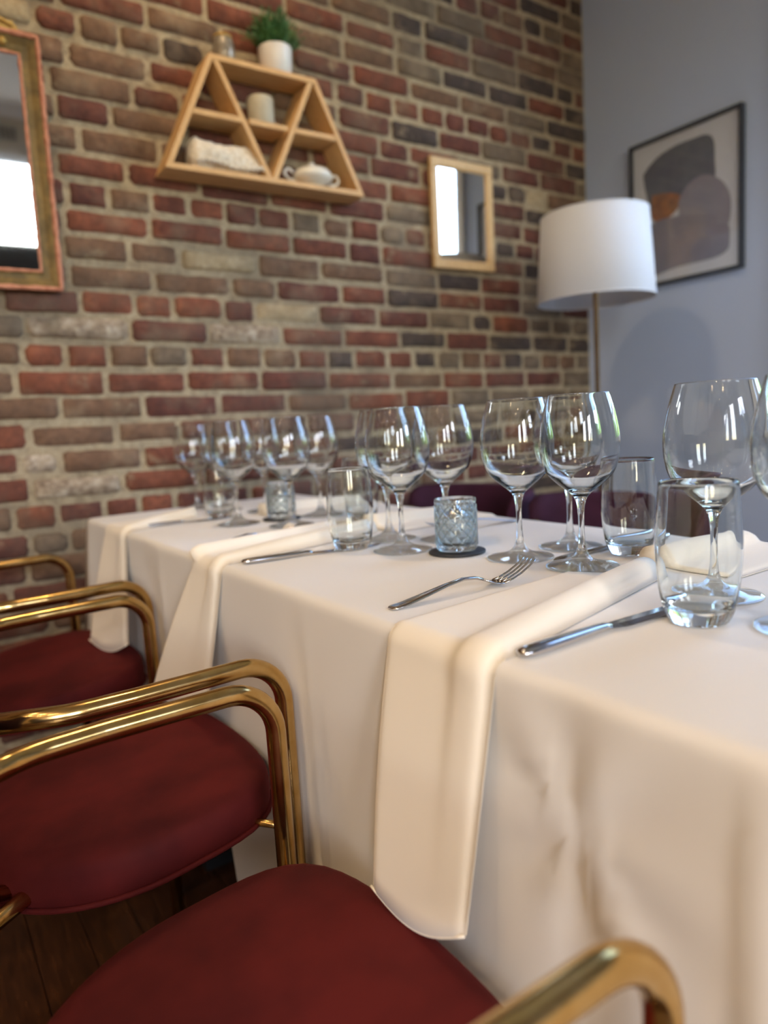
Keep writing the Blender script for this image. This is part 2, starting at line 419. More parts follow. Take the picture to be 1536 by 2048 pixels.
m_vent = plain('vent_metal', srgb(60, 60, 60), srgb(74, 74, 74), 0.5, 20)
def emit(name, colr, st):
    m = mat(name, (0.8, 0.8, 0.8, 1), 0.4); p = bsdf(m); p.inputs['Emission Color'].default_value = (*colr, 1); p.inputs['Emission Strength'].default_value = st; return m
m_lens = emit('lit_downlight_lens', WARM, 30.0)

# ------------------------------------------------------------------ room shell
floor = box('floor', (XL, YN, -0.05), (XR, YB, -0.012), m_dark); tag(floor, 'dark brown wooden plank floor', kind='structure')
pw = 0.09
ncol = int((XR - XL) / pw)
seg_y = [YN, -1.6, 0.1, YB]
shared = {}
for i in range(ncol):
    off = [0.0, 0.55, 0.25, 0.8][i % 4]
    cuts = [YN] + [c for c in (-2.4 + off, -1.0 + off, 0.4 + off) if c < YB - 0.2] + [YB]
    for a, b in zip(cuts[:-1], cuts[1:]):
        ln = round(b - a, 3)
        if ln not in shared:
            o = box('plank', (-pw / 2 + .0008, -ln / 2 + .0008, -0.012), (pw / 2 - .0008, ln / 2 - .0008, 0.0), m_plank, floor, bevel=0.001, seg=1)
            shared[ln] = o.data
        else:
            o = bpy.data.objects.new('plank', shared[ln]); link(o, floor)
        o.location = (XL + pw * (i + .5), (a + b) / 2, 0)

ceil = box('ceiling', (XL - .1, YN - .1, ZT), (XR + .1, YB + .1, ZT + 0.1), m_white); tag(ceil, 'white painted ceiling', kind='structure')
wl_ = box('wall_left', (XL - .1, YN - .1, -.05), (XL, YB + .1, ZT), m_tan); tag(wl_, 'tan painted side wall', kind='structure')
bm = bmesh.new()
z0, z1 = WIN2Z
xs = [XL] + [v for ab in WIN2 for v in ab] + [XR + .1]
parts_ = [((xs[i], YN - .1, -.05), (xs[i + 1], YN, ZT)) for i in range(0, len(xs), 2)]
for xa, xb in WIN2: parts_ += [((xa, YN - .1, -.05), (xb, YN, z0)), ((xa, YN - .1, z1), (xb, YN, ZT))]
for lo, hi in parts_:
    add_box(bm, [(a + b) / 2 for a, b in zip(lo, hi)], [b - a for a, b in zip(lo, hi)])
wn_ = bm_obj('wall_near', bm, m_white); tag(wn_, 'white painted wall behind the viewer', kind='structure')
fr_ = box('frieze', (XL, YN, 2.74), (XR, YN + .02, ZT - .09), m_cream, wn_)
# cornice, vent and dark back bar on the near wall: they show in the old mirror
tr = prism('trim_1', [(0, 0), (0.09, 0), (0.09, -0.02), (0.03, -0.09), (0, -0.09)], XL, XR, m_trim); tr.rotation_euler = (0, 0, PI / 2)
tr.location = (0, 0, 0)
tr.matrix_world = Matrix(((0, -1, 0, 0), (1, 0, 0, YN), (0, 0, 1, ZT), (0, 0, 0, 1)))
tr.data.transform(Matrix.Identity(4)); tag(tr, 'white cornice under the ceiling', kind='structure')
bm = bmesh.new()
y0, y1, z0, z1 = WIN
for lo, hi in (((XR, YN, -.05), (XR + .16, y0, ZT)), ((XR, y1, -.05), (XR + .16, YB + .1, ZT)), ((XR, y0, -.05), (XR + .16, y1, z0)), ((XR, y0, z1), (XR + .16, y1, ZT))):
    add_box(bm, [(a + b) / 2 for a, b in zip(lo, hi)], [b - a for a, b in zip(lo, hi)])
wr = bm_obj('wall_right', bm, m_grey); tag(wr, 'smooth grey painted wall', kind='structure')
# window: casing, stiles, mullions and panes
win = empty('window_1', (XR, (y0 + y1) / 2, z0), label='tall daylight window in the grey wall, seen in reflections', kind='structure')
def wbox(name, lo, hi, m, bev=.003):
    o = box(name, lo, hi, m, None, bev); o.parent = win; o.matrix_parent_inverse = Matrix.Translation(win.location).inverted(); return o
for lo, hi in (((XR - .02, y1, z0 - .05), (XR + .02, y1 + .05, z1 + .05)), ((XR - .02, y0 - .05, z0 - .05), (XR + .02, y0, z1 + .05)), ((XR - .02, y0, z1), (XR + .02, y1, z1 + .05)), ((XR - .05, y0 - .05, z0 - .03), (XR + .06, y1 + .05, z0))):
    wbox('casing', lo, hi, m_trim)
npane = 3; st = .09
pwid = (y1 - y0) / npane
for i in range(npane + 1):
    yc = y0 + i * pwid; a = max(yc - st / 2, y0); b = min(yc + st / 2, y1)
    if i == 0: b = y0 + st
    if i == npane: a = y1 - st
    wbox('mullion', (XR + .06, a, z0), (XR + .10, b, z1), m_trim)
for i in range(npane):
    a = y0 + i * pwid + st / 2; b = a + pwid - st
    for za, zb in ((z0, z0 + .06), (z0 + .40, z0 + .45), (z1 - .06, z1)):
        wbox('rail', (XR + .062, a, za), (XR + .098, b, zb), m_trim)
    for za, zb in ((z0 + .06, z0 + .40), (z0 + .45, z1 - .06)):
        wbox('pane', (XR + .079, a, za), (XR + .081, b, zb), m_pane, 0)

z0, z1 = WIN2Z
for i, (xa, xb) in enumerate(WIN2):
    w2 = empty('window_%d' % (i + 2), ((xa + xb) / 2, YN, z0), label=['tall street window behind the viewer, farthest left', 'tall street window behind the viewer, in the middle', 'tall street window behind the viewer, bright in the old mirror'][i], kind='structure')
    hw_ = (xb - xa) / 2; hz = z1 - z0
    for nm, lo, hi in (('stile', (-hw_, -.08, 0), (-hw_ + .05, -.04, hz)), ('stile', (hw_ - .05, -.08, 0), (hw_, -.04, hz)), ('rail', (-hw_ + .05, -.078, 0), (hw_ - .05, -.042, .05)), ('rail', (-hw_ + .05, -.078, hz - .05), (hw_ - .05, -.042, hz))):
        box(nm, lo, hi, m_trim, w2, .003)
    box('pane', (-hw_ + .05, -.061, .05), (hw_ - .05, -.059, hz - .05), m_pane, w2, 0)
# ------------------------------------------------------------------ brick wall
BRICK_H, COURSE, TILT = 0.0545, 0.0682, -0.012
def course_z(k, x): return 1.132 + COURSE * k + TILT * (x - 0.23)     # bottom of the bed below row k (mortar centre)
wall = box('wall_far', (XL, YB + .0005, -.05), (XR + .1, YB + .12, ZT), m_mortar); tag(wall, 'old weathered red brick wall with pale mortar', kind='structure')
# joints measured along each course (x in photo pixels), turned into metres along the wall
J = {13: [112, 290, 440], 12: [65, 155, 238, 322, 410, 480], 11: [131, 297, 395], 10: [95, 263, 360], 9: [110, 222, 372], 8: [157, 318], 7: [110, 252, 400],
     6: [132, 216, 301, 377, 450, 515, 582, 643, 700], 5: [125, 300, 448, 582, 695], 4: [125, 256, 360, 516, 641, 768], 3: [137, 307, 462, 552, 682, 772],
     2: [2, 160, 270, 345, 445, 510, 637, 755], 1: [50, 260, 417, 562, 687, 800], 0: [45, 132, 217, 298, 377, 452, 525, 595, 655, 708, 775],
     -1: [32, 212, 372, 520, 655, 785], -2: [120, 287, 438, 575, 695, 810], -3: [57, 234, 357, 480, 610], -4: [42, 120, 287, 425, 560], -5: [62, 245, 395, 530, 660],
     -6: [27, 117, 210, 280, 350, 430, 500], -7: [62, 140]}
def wall_x(px, k):
    lo, hi = -0.5, 2.43
    for _ in range(40):
        mid = (lo + hi) / 2
        if project((mid, YB, course_z(k, mid) + COURSE / 2))[0] < px: lo = mid
        else: hi = mid
    return (lo + hi) / 2
br = random.Random(21)
rows = {}
for k in range(-17, 29):
    header = (k % 6 == 0)
    base = 0.108 if header else 0.213
    js = sorted(wall_x(p, k) for p in J[k]) if k in J else [0.3 + br.uniform(0, base)]
    x = js[-1]
    while x < XR - 0.015:
        x += base * br.uniform(0.9, 1.08)
        if not header and br.random() < 0.12: x -= base * 0.45
        if XR - x < 0.05: x = XR
        js.append(min(x, XR))
    x = js[0]
    while x > XL:
        x -= base * br.uniform(0.94, 1.05); js.insert(0, max(x, XL))
    rows[k] = js

def brick_mesh(seed, ln, ht):
    r = random.Random(seed)
    a, b = ln / 2, ht / 2
    nx = 5 if ln > .14 else 3
    ring = []
    rc = 0.007 * r.uniform(.6, 1.6)
    ring += [(-a + rc, -b), ]
    for i in range(1, nx): ring.append((-a + ln * i / nx, -b + r.uniform(-.0014, .0022)))
    ring += [(a - rc * r.uniform(.5, 1.6), -b), (a, -b + rc * r.uniform(.5, 1.5)), (a + r.uniform(-.003, .001), 0), (a, b - rc * r.uniform(.5, 1.5)), (a - rc * r.uniform(.5, 1.6), b)]
    for i in range(nx - 1, 0, -1): ring.append((-a + ln * i / nx, b - r.uniform(-.0014, .0026)))
    ring += [(-a + rc, b), (-a, b - rc * r.uniform(.5, 1.5)), (-a + r.uniform(-.001, .003), 0), (-a, -b + rc * r.uniform(.5, 1.5))]
    n = len(ring); V = []; Fc = []
    for x, z in ring: V.append((x, 0.03, z))
    for x, z in ring: V.append((x, 0.002 + r.uniform(-.0008, .001), z))
    for x, z in ring: V.append((x * (1 - .006 / a), -0.004 + r.uniform(-.0012, .0012), z * (1 - .0055 / b)))
    for row in (0, n):
        for i in range(n): Fc.append((row + i, row + (i + 1) % n, row + n + (i + 1) % n, row + n + i))
    # front face: two centre points joined to the ring
    c = len(V); V += [(-a * .45, -0.0052 + r.uniform(-.001, .001), 0), (a * .45, -0.0052 + r.uniform(-.001, .001), 0)]
    P = [2 * n + i for i in range(n)]
    for i in range(n):
        p, q = P[i], P[(i + 1) % n]
        ci = c if (V[p][0] + V[q][0]) < 0 else c + 1
        Fc.append((p, q, ci))
    # the two switch points
    for i in range(n):
        p, q, s = P[i - 1], P[i], P[(i + 1) % n]
        if (V[p][0] + V[q][0] < 0) != (V[q][0] + V[s][0] < 0):
            Fc.append((q, c + 1, c) if V[q][2] < 0 else (q, c, c + 1))
    return V, [tuple(reversed(f)) for f in Fc]
# colour picks: photo pixel of the brick centre -> kind of brick
PICK = [((435, 525), 'pale'), ((575, 632), 'pale'), ((490, 668), 'white'), ((140, 655), 'white'), ((155, 966), 'white'), ((83, 925), 'white'), ((30, 20), 'pale'), ((105, 1092), 'grey'), ((258, 400), 'brown'),
        ((290, 520), 'brown'), ((190, 520), 'brown'), ((350, 550), 'brown'), ((220, 555), 'brown'), ((410, 560), 'brown'), ((20, 655), 'grey'), ((20, 710), 'brown'), ((255, 708), 'brown'), ((345, 712), 'grey'), ((478, 715), 'brown'),
        ((85, 240), 'brown'), ((130, 230), 'brown'), ((200, 175), 'brown'), ((210, 130), 'brown'), ((310, 240), 'brown'), ((120, 280), 'brown'), ((240, 285), 'brown'), ((170, 65), 'brown'), ((200, 70), 'brown'), ((290, 75), 'brown'), ((100, 85), 'brown'), ((360, 110), 'dark'), ((330, 45), 'brown'),
        ((180, 330), 'red'), ((290, 350), 'red'), ((350, 140), 'red'), ((100, 40), 'red'), ((210, 15), 'red'), ((310, 195), 'maroon'), ((170, 215), 'maroon'),
        ((215, 450), 'brick_orange'), ((190, 395), 'maroon'), ((340, 410), 'red'), ((375, 465), 'red'), ((515, 475), 'brick_orange'), ((125, 770), 'brick_orange'), ((85, 708), 'brick_orange'), ((175, 710), 'brick_orange'), ((205, 610), 'brick_orange'), ((395, 615), 'brick_orange'), ((300, 765), 'red'), ((60, 820), 'brown'), ((200, 815), 'brown'), ((360, 815), 'maroon'), ((510, 815), 'maroon'),
        ((150, 870), 'brown'), ((300, 870), 'brown'), ((200, 925), 'brown'), ((305, 965), 'brick_orange'), ((75, 1040), 'brick_orange'), ((160, 1030), 'maroon'), ((230, 1010), 'red'), ((45, 985), 'red'), ((30, 930), 'red'),
        ((840, 608), 'dark'), ((900, 568), 'dark'), ((470, 130), 'brown'), ((1110, 395), 'pale'), ((620, 440), 'grey'), ((760, 470), 'grey'), ((950, 830), 'grey')]
cells = []
for k, js in rows.items():
    for xa, xb in zip(js[:-1], js[1:]):
        if xb - xa < 0.03: continue
        xc = (xa + xb) / 2; cells.append((xa, xb, xc, course_z(k, xc) + COURSE / 2, k))
pick_of = {}
for (px, py), kind in PICK:
    best, bi = 1e9, None
    for i, (xa, xb, xc, zc, k) in enumerate(cells):
        if xc < 0.05: continue
        u, v, _w = project((xc, YB, zc)); u0 = project((xa, YB, zc))[0]; u1 = project((xb, YB, zc))[0]
        du = 0 if u0 < px < u1 else min(abs(px - u0), abs(px - u1)); d = du + 3 * abs(v - py)
        if d < best: best, bi = d, i
    pick_of[bi] = kind
def seen(c):
    xa, xb, xc, zc, k = c
    pts = [project((x, YB, z)) for x in (xa, xb) for z in (zc - .03, zc + .03)]
    if any(p[2] < .2 for p in pts): return 0.0
    if max(p[0] for p in pts) < 0 or min(p[0] for p in pts) > 1180 or max(p[1] for p in pts) < 0: return 0.0
    u = sum(p[0] for p in pts) / 4; v = sum(p[1] for p in pts) / 4
    if xc < 0: return 0.0
    if u > 160 and v > 1037 - .1 * (u - 155): return 0.0          # behind the table
    if v > 1330: return 0.0
    if v > 1180 and u > 120: return 0.0
    return (max(p[0] for p in pts) - min(p[0] for p in pts)) * (max(p[1] for p in pts) - min(p[1] for p in pts))
order = sorted(range(len(cells)), key=lambda i: -seen(cells[i]))
single = set(i for i in order[:300] if seen(cells[i]) > 0)
variants = {}
restV, restF, restM = [], [], []
KINDS_ = list(MB)
for i, (xa, xb, xc, zc, k) in enumerate(cells):
    g = 0.011 + br.uniform(0, .006)
    ln = xb - xa - g
    q = round(ln / 0.012) * 0.012
    key = (q, br.randrange(4))
    if key not in variants: variants[key] = brick_mesh(hash((round(q * 1000), key[1])) & 0xffff, q, BRICK_H)
    # colour
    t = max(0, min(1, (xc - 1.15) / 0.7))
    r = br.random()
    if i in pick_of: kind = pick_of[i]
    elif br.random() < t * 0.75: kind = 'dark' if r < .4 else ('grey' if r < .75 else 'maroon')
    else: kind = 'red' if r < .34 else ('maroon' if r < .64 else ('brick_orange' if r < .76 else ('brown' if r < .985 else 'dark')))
    px = xc + br.uniform(-.001, .001); py = YB - br.uniform(-.001, .006); pz = zc + br.uniform(-.003, .003)
    rx, ry, rz = br.uniform(-.02, .02), TILT * -1 + br.uniform(-.008, .008), br.uniform(-.012, .012)
    sx = ln / q
    if i in single:
        v = variants[key]
        if isinstance(v, tuple):
            me = bpy.data.meshes.new('brick'); me.from_pydata(v[0], [], v[1]); me.polygons.foreach_set('use_smooth', [True] * len(me.polygons)); me.materials.append(MB['red']); me.update()
            variants[key] = v = (v[0], v[1], me) if len(v) == 2 else v
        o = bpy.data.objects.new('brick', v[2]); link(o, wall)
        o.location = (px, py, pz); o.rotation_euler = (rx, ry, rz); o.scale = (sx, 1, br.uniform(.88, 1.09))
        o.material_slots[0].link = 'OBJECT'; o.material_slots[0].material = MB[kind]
    else:
        V, Fc = variants[key][0], variants[key][1]; b0 = len(restV)
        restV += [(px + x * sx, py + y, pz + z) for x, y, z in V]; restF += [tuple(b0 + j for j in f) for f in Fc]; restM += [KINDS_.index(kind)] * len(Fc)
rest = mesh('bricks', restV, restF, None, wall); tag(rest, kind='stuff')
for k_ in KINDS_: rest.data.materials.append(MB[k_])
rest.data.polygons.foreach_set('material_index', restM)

# ------------------------------------------------------------------ table, cloth
TX0, TX1, TY0, TY1, TZ = 0.385, 0.945, -0.55, 1.872, 0.75
for i, (a, b) in enumerate(((-0.53, 0.26), (0.27, 1.06), (1.07, 1.86))):
    lab = ['table hidden under the white cloth at the near end', 'table hidden under the white cloth in the middle', 'table hidden under the white cloth at the brick wall'][i]
    t = empty('dining_table', ((TX0 + TX1) / 2, (a + b) / 2, 0), label=lab, cat='table', group='tables pushed together under the cloth')
    w = (TX1 - TX0) / 2 - .004; d = (b - a) / 2
    box('tabletop', (-w, -d, .715), (w, d, .7435), m_dark, t, .004)
    lathe('column', [(.035, .02), (.03, .06), (.03, .66), (.09, .70), (.09, .714)], m_iron, t, 20, True, True)
    bm = bmesh.new(); add_box(bm, (0, 0, .012), (.44, .07, .024)); add_box(bm, (0, 0, .0125), (.07, .5, .025)); bm_obj('foot', bm, m_iron, t)

CHAIRS = [(0.113, 0.462, 0.0), (0.1475, 1.015, math.radians(3.0)), (0.144, 1.62, math.radians(6.0))]
PIN = on_x(1150, 1680, 0.372)
def gz(a, s): return math.exp(-(a / s) ** 2)
def skirt_out(side, s, drop):
    """extra outward push of the hanging cloth; s = coordinate along the side"""
    g = min(1, drop / 0.35)
    o = 0.0
    ph = {'W': 0.3, 'E': 1.9, 'S': 3.1, 'N': 4.4}[side]
    o += g * (0.0035 * math.sin(s * 13 + ph) + 0.0022 * math.sin(s * 31 + 2 * ph) + 0.004 * noise.noise(Vector((s * 6, drop * 2.5, ph))))
    if side in 'WE':
        for yc, am in ((0.19, .006), (0.74, .0045), (1.29, .005)):
            o += am * min(1, drop / .06) * (gz(s - yc, .009) + .5 * gz(s - yc, .05))
    if side == 'W':
        z = TZ - drop; dy = s - PIN.y; dz = z - PIN.z; r = math.hypot(dy, dz); th = math.atan2(dz, dy)
        o += 0.015 * math.cos(6 * th + 0.6) * (r / (r + .02)) * math.exp(-r / .05) - .006 * math.exp(-(r / .02) ** 2)
        for yc, zc_, am in ((1.0, .55, .006), (0.80, .62, .004)):
            dy = s - yc; dz = z - zc_; r = math.hypot(dy, dz); o += am * math.cos(4 * math.atan2(dz, dy)) * (r / (r + .03)) * math.exp(-r / .08)
        # pressed in by chair legs and seat fronts
        for cx, cy_, rz in CHAIRS:
            for sg in (-1, 1):
                lx = cx + .2 * math.cos(rz) - sg * .245 * math.sin(rz); ly = cy_ + .2 * math.sin(rz) + sg * .245 * math.cos(rz)
                need = (TX0 - .013 - (lx + .0165))
                if need < 0: o = min(o, need * gz(s - ly, .06) * min(1, drop / .1) + (1 - gz(s - ly, .06)) * o)
            fx = cx + .2365; need = (TX0 - .013 - fx)
            if need < 0.004 and abs(s - cy_) < .36:
                k = gz(max(0, abs(s - cy_) - .12), .10) * min(1, max(0, drop - .08) / .13)
                o = min(o, (need - .008) * k + (1 - k) * o)
    return o
nx, ny = 28, 202
V, Fc = [], []
idx = {}
for j in range(ny + 1):
    for i in range(nx + 1):
        x = TX0 + (TX1 - TX0) * i / nx; y = TY0 + (TY1 - TY0) * j / ny
        e = min(i, nx - i, j, ny - j)
        wv = (0.5 + 0.5 * noise.noise(Vector((x * 5, y * 9, 1.3)))) * min(1, e / 3)
        cr = sum(gz(y - yc, .006) for yc in (0.19, 0.74, 1.29)) + gz(x - .665, .006)
        idx[i, j] = len(V); V.append((x, y, TZ - 0.0012 * wv - 0.0 + 0.0003 * min(1, cr) * min(1, e / 3)))
for j in range(ny):
    for i in range(nx): Fc.append((idx[i, j], idx[i + 1, j], idx[i + 1, j + 1], idx[i, j + 1]))
per = [(i, 0) for i in range(nx)] + [(nx, j) for j in range(ny)] + [(i, ny) for i in range(nx, 0, -1)] + [(0, j) for j in range(ny, 0, -1)]
ROWS = [(.004, .0005), (.0075, .002), (.0105, .005), (.0122, .009), (.0129, .015), (.013, .024)]
dr = [.035 + .019 * k for k in range(30)]
def per_normal(i, j):
    n = Vector((0, 0, 0))
    if i == 0: n.x -= 1
    if i == nx: n.x += 1
    if j == 0: n.y -= 1
    if j == ny: n.y += 1
    return n
prev = [idx[p] for p in per]
for out, drop in ROWS + [(0.013, d) for d in dr]:
    cur = []
    for (i, j) in per:
        bx, by, _ = V[idx[i, j]]; n = per_normal(i, j)
        side = 'W' if i == 0 else ('E' if i == nx else ('S' if j == 0 else 'N'))
        s = by if side in 'WE' else bx
        hemz = 0.15 if by < 1.09 else (0.15 + 0.14 * min(1, (by - 1.09) / .03))
        dd = drop
        if drop > .03: dd = .024 + (drop - .024) / (dr[-1] - .024) * (TZ - hemz - .024)
        ex = skirt_out(side, s, dd)
        # corner flare
        dc = min(abs(by - TY0), abs(by - TY1)) if side in 'WE' else min(abs(bx - TX0), abs(bx - TX1))
        fl = 0.10 * dd * gz(dc, .05)
        p = Vector((bx, by, TZ)) + n * (out + ex + fl); p.z = TZ - dd
        V.append(tuple(p)); cur.append(len(V) - 1)
    m_ = len(per)
    for q in range(m_): Fc.append((prev[(q + 1) % m_], prev[q], cur[q], cur[(q + 1) % m_]))
    prev = cur
tc_ = mesh('tablecloth', V, Fc, m_cloth); tag(tc_, 'long white linen tablecloth covering the row of tables', 'tablecloth')

# ------------------------------------------------------------------ napkins
def napkin(name, rowsLR, label, group, hem=True, bulge=0.020, sag=0.020, lfold=0.0):
    """rowsLR: (left point, right point, outward normal, bulge weight)"""
    nv = 26; V, Fc = [], []
    n0 = 2 * (nv + 1)
    NR = len(rowsLR)
    for ri, (a, b, nn, bw) in enumerate(rowsLR):
        a, b, nn = Vector(a), Vector(b), Vector(nn).normalized()
        sg_ = sag * max(0, (ri - NR + 8) / 7.0) ** 1.5 if hem else 0.0
        for s in range(nv + 1):
            v = s / nv
            h = 0.0042 * min(1, min(v, 1 - v) * 14) ** .5
            if lfold and nn.z > .5: h += lfold * gz(v - .10, .085)
            t = (v - .84) / .16
            if abs(t) < 1: h += bulge * bw * math.sqrt(max(0, 1 - t * t)) ** 1.0
            elif v > .5: h += bulge * bw * .16 * gz(v - .68, .06)
            V.append(a.lerp(b, v) + nn * h + Vector((0, 0, -sg_ * math.sin(PI * v))))
        for s in range(nv + 1):
            v = s / nv; V.append(a.lerp(b, v) + nn * 0.0004 + Vector((0, 0, -sg_ * math.sin(PI * v))))
    R = len(rowsLR)
    for r in range(R - 1):
        for s in range(nv):
            p = r * n0 + s; q = p + n0
            Fc.append((p, p + 1, q + 1, q))
            p2 = r * n0 + nv + 1 + s; q2 = p2 + n0
            Fc.append((p2, q2, q2 + 1, p2 + 1))
        p = r * n0; q = p + n0; Fc.append((p, q, q + nv + 1, p + nv + 1))
        p = r * n0 + nv; q = p + n0; Fc.append((p, p + nv + 1, q + nv + 1, q))
    for r, rev in ((0, False), (R - 1, True)):
        base = r * n0
        for s in range(nv):
            f = (base + s, base + nv + 1 + s, base + nv + 2 + s, base + s + 1); Fc.append(f if not rev else tuple(reversed(f)))
    root = empty(name, rowsLR[0][0], label=label, cat='napkin', group=group)
    inv = Matrix.Translation(root.location).inverted()
    o = mesh('linen', V, Fc, m_napkin, root); o.matrix_parent_inverse = inv
    if hem:
        a, b, nn, bw = rowsLR[-1]; a, b, nn = Vector(a), Vector(b), Vector(nn).normalized()
        pts = []
        for s in range(17):
            v = s / 16; pts.append(a.lerp(b, v) + nn * 0.003 + Vector((0, 0, -sag * (8 / 7.0 * .875) ** 1.5 * math.sin(PI * v))))
        h = tube('hem', pts, 0.0014, m_hem, root, 8); h.matrix_parent_inverse = inv
    return root

EX = TX0 - 0.013          # skirt plane
def napkin_rows(x_end, yl0, yr0, yl1, yr1, bl, br_, far=False, roll_len=0.0):
    """near-side napkin: table end (x_end, yl0/yr0) -> edge (yl1/yr1) -> bottom corners bl, br_"""
    rows_ = []
    xe = EX + .018
    nT = 14
    for i in range(nT + 1):
        t = i / nT
        xl = x_end[0] + (xe - x_end[0]) * t; xr = x_end[1] + (xe - x_end[1]) * t
        yl = yl0 + (yl1 - yl0) * t; yr = yr0 + (yr1 - yr0) * t
        rows_.append(((xl, yl, TZ + .0004), (xr, yr, TZ + .0004), (0, 0, 1), 1 - .45 * t ** 2))
    for i in range(1, 7):
        a = i / 6 * PI / 2
        cx, cz, rr = EX + .018, TZ - .018, .0196
        x = cx - rr * math.sin(a); z = cz + rr * math.cos(a)
        rows_.append(((x, yl1, z), (x, yr1, z), (-math.sin(a), 0, math.cos(a)), .55 - .2 * i / 6))
    nH = 14
    bl = Vector(bl); br_ = Vector(br_)
    for i in range(1, nH + 1):
        t = i / nH
        l0 = Vector((EX - .0016, yl1, TZ - .018)); r0 = Vector((EX - .0016, yr1, TZ - .018))
        l = l0.lerp(bl, t); r = r0.lerp(br_, t)
        l.x -= .004 * math.sin(t * 3.0); 
        rows_.append((l, r, (-1, 0, 0.02), .30 * (1 - t) ** 2 + .04 * math.sin(t * PI)))
    return rows_
BOT = EX - .006
napkin('napkin', napkin_rows((.642, .700), .578, .482, .556, .406, (.330, .545, .503), (.333, .411, .530)), 'white linen napkin hanging over the table edge between the nearest fork and knife', 'napkins on the chair side')
napkin('napkin', napkin_rows((.640, .690), 1.150, 1.045, 1.108, .985, (.318, 1.218, .514), (.352, 1.040, .532)), 'white linen napkin hanging over the table edge above the middle armchair', 'napkins on the chair side', lfold=0.016)
napkin('napkin', napkin_rows((.560, .560), 1.70, 1.61, 1.69, 1.505, (.302, 1.630, .510), (.345, 1.482, .522)), 'white linen napkin hanging over the table edge near the brick wall', 'napkins on the chair side')
def opp_rows(x_end, yr0, yl0, dy=0.0):
    a = []
    MX = TX0 + TX1
    src = napkin_rows((MX - x_end, MX - x_end), 0, 0, 0, 0, (BOT, 0, .55), (BOT, 0, .55))
    for (l, r, n, b) in src:
        x = MX - l[0]
        a.append(((x, yr0, l[2]), (x, yl0, r[2]), (-n[0], 0, n[2]), max(b, .6)))
    return [(r_[0], r_[1], r_[2], r_[3]) for r_ in a]
for (xe, ya, yb, lab) in ((.742, .420, .545, 'rolled white napkin on the far side, behind the nearest tumbler'), (.708, 1.020, 1.118, 'rolled white napkin on the far side, behind the middle tumbler'), (.672, 1.405, 1.520, 'rolled white napkin on the far side near the brick wall')):
    napkin('napkin', opp_rows(xe, ya, yb), lab, 'rolled napkins on the far side', False, 0.022)

# ------------------------------------------------------------------ glasses
FOOT = [(0, .0004), (.030, .0002), (.0440, .0004), (.0449, .0014), (.0446, .0024), (.036, .0042), (.024, .0068), (.0145, .0102), (.0088, .0155), (.0060, .022)]
STEM = [(.0060, .022), (.0046, .030), (.0039, .042), (.0037, .055), (.0039, .066), (.0047, .076), (.0062, .0835)]
BOWL_O = [(.0062, .0835), (.0088, .0890), (.0125, .0930), (.0180, .0975), (.0250, .1030), (.0325, .1095), (.0390, .1165), (.0438, .1260), (.0470, .1380), (.0485, .1520), (.0482, .1650), (.0460, .1800), (.0425, .1960), (.0388, .2090), (.0370, .2148)]
BOWL_I = [(.0366, .2154), (.0360, .2150), (.0377, .2090), (.0414, .1960), (.0449, .1800), (.0471, .1650), (.0474, .1520), (.0459, .1385), (.0426, .1272), (.0376, .1182), (.0308, .1120), (.0232, .1062), (.0160, .1014), (.0090, .0982), (.0, .0972)]
def smooth_prof(pr, sub=3):
    return [(max(p.x, 0), p.y) for p in smooth_path([(a, b, 0) for a, b in pr], sub)]
def wine_glass():
    t = empty('wine_glass', (0, 0, 0))
    lathe('foot', smooth_prof(FOOT, 2), m_glass_foot, t, 56)
    lathe('stem', smooth_prof(STEM, 3), m_glass_stem, t, 32)
    lathe('bowl', smooth_prof(BOWL_O, 3)[:-1] + smooth_prof([BOWL_O[-1]] + BOWL_I, 3), m_glass, t, 72)
    return t
TOPZ = TZ + 0.0003
GL = [(.668, .398, 'wine glass standing directly behind the nearest tumbler'),
      (.620, .282, 'wine glass cut off by the right edge of the picture'),
      (.694, .590, 'front wine glass of the trio beside the fork tines'),
      (.686, .690, 'left wine glass of the trio beside the fork tines'),
      (.787, .690, 'rear wine glass of the trio beside the far-side tumbler'),
      (.616, .868, 'front wine glass of the trio left of the cut glass candle'),
      (.722, .890, 'right wine glass of the trio, just behind the cut glass candle'),
      (.664, .972, 'rear left wine glass of the trio left of the cut glass candle'),
      (.750, 1.358, 'wine glass right of the small distant candle, rightmost of the far cluster'),
      (.636, 1.276, 'wine glass standing in front of the small distant candle'),
      (.714, 1.561, 'wine glass just behind and left of the distant candle'),
      (.576, 1.403, 'wine glass beside the distant tumbler, nearest of the far left cluster'),
      (.655, 1.680, 'second wine glass from the left in the far cluster'),
      (.630, 1.800, 'leftmost wine glass in the far cluster against the bricks')]
wg = None
for x, y, lab in GL:
    if wg is None: wg = wine_glass(); o = wg
    else: o = dup(wg)
    o.location = (x, y, TOPZ); o.rotation_euler = (0, 0, rnd.uniform(0, 6)); tag(o, lab, 'wine glass', 'stemmed wine glasses on the table')
TUM_O = [(0, .0004), (.020, .0003), (.0245, .0010), (.0265, .0032), (.0300, .0120), (.0330, .026), (.0352, .045), (.0362, .062), (.0362, .078), (.0354, .096), (.0342, .112), (.0330, .1262)]
TUM_I = [(.0326, .1270), (.0318, .1264), (.0329, .112), (.0341, .096), (.0349, .078), (.0349, .062), (.0339, .045), (.0317, .028), (.0285, .0175), (.023, .0145), (.012, .0132), (0, .0130)]
tprof = smooth_prof(TUM_O, 3)[:-1] + smooth_prof([TUM_O[-1]] + TUM_I, 3)
tum = None
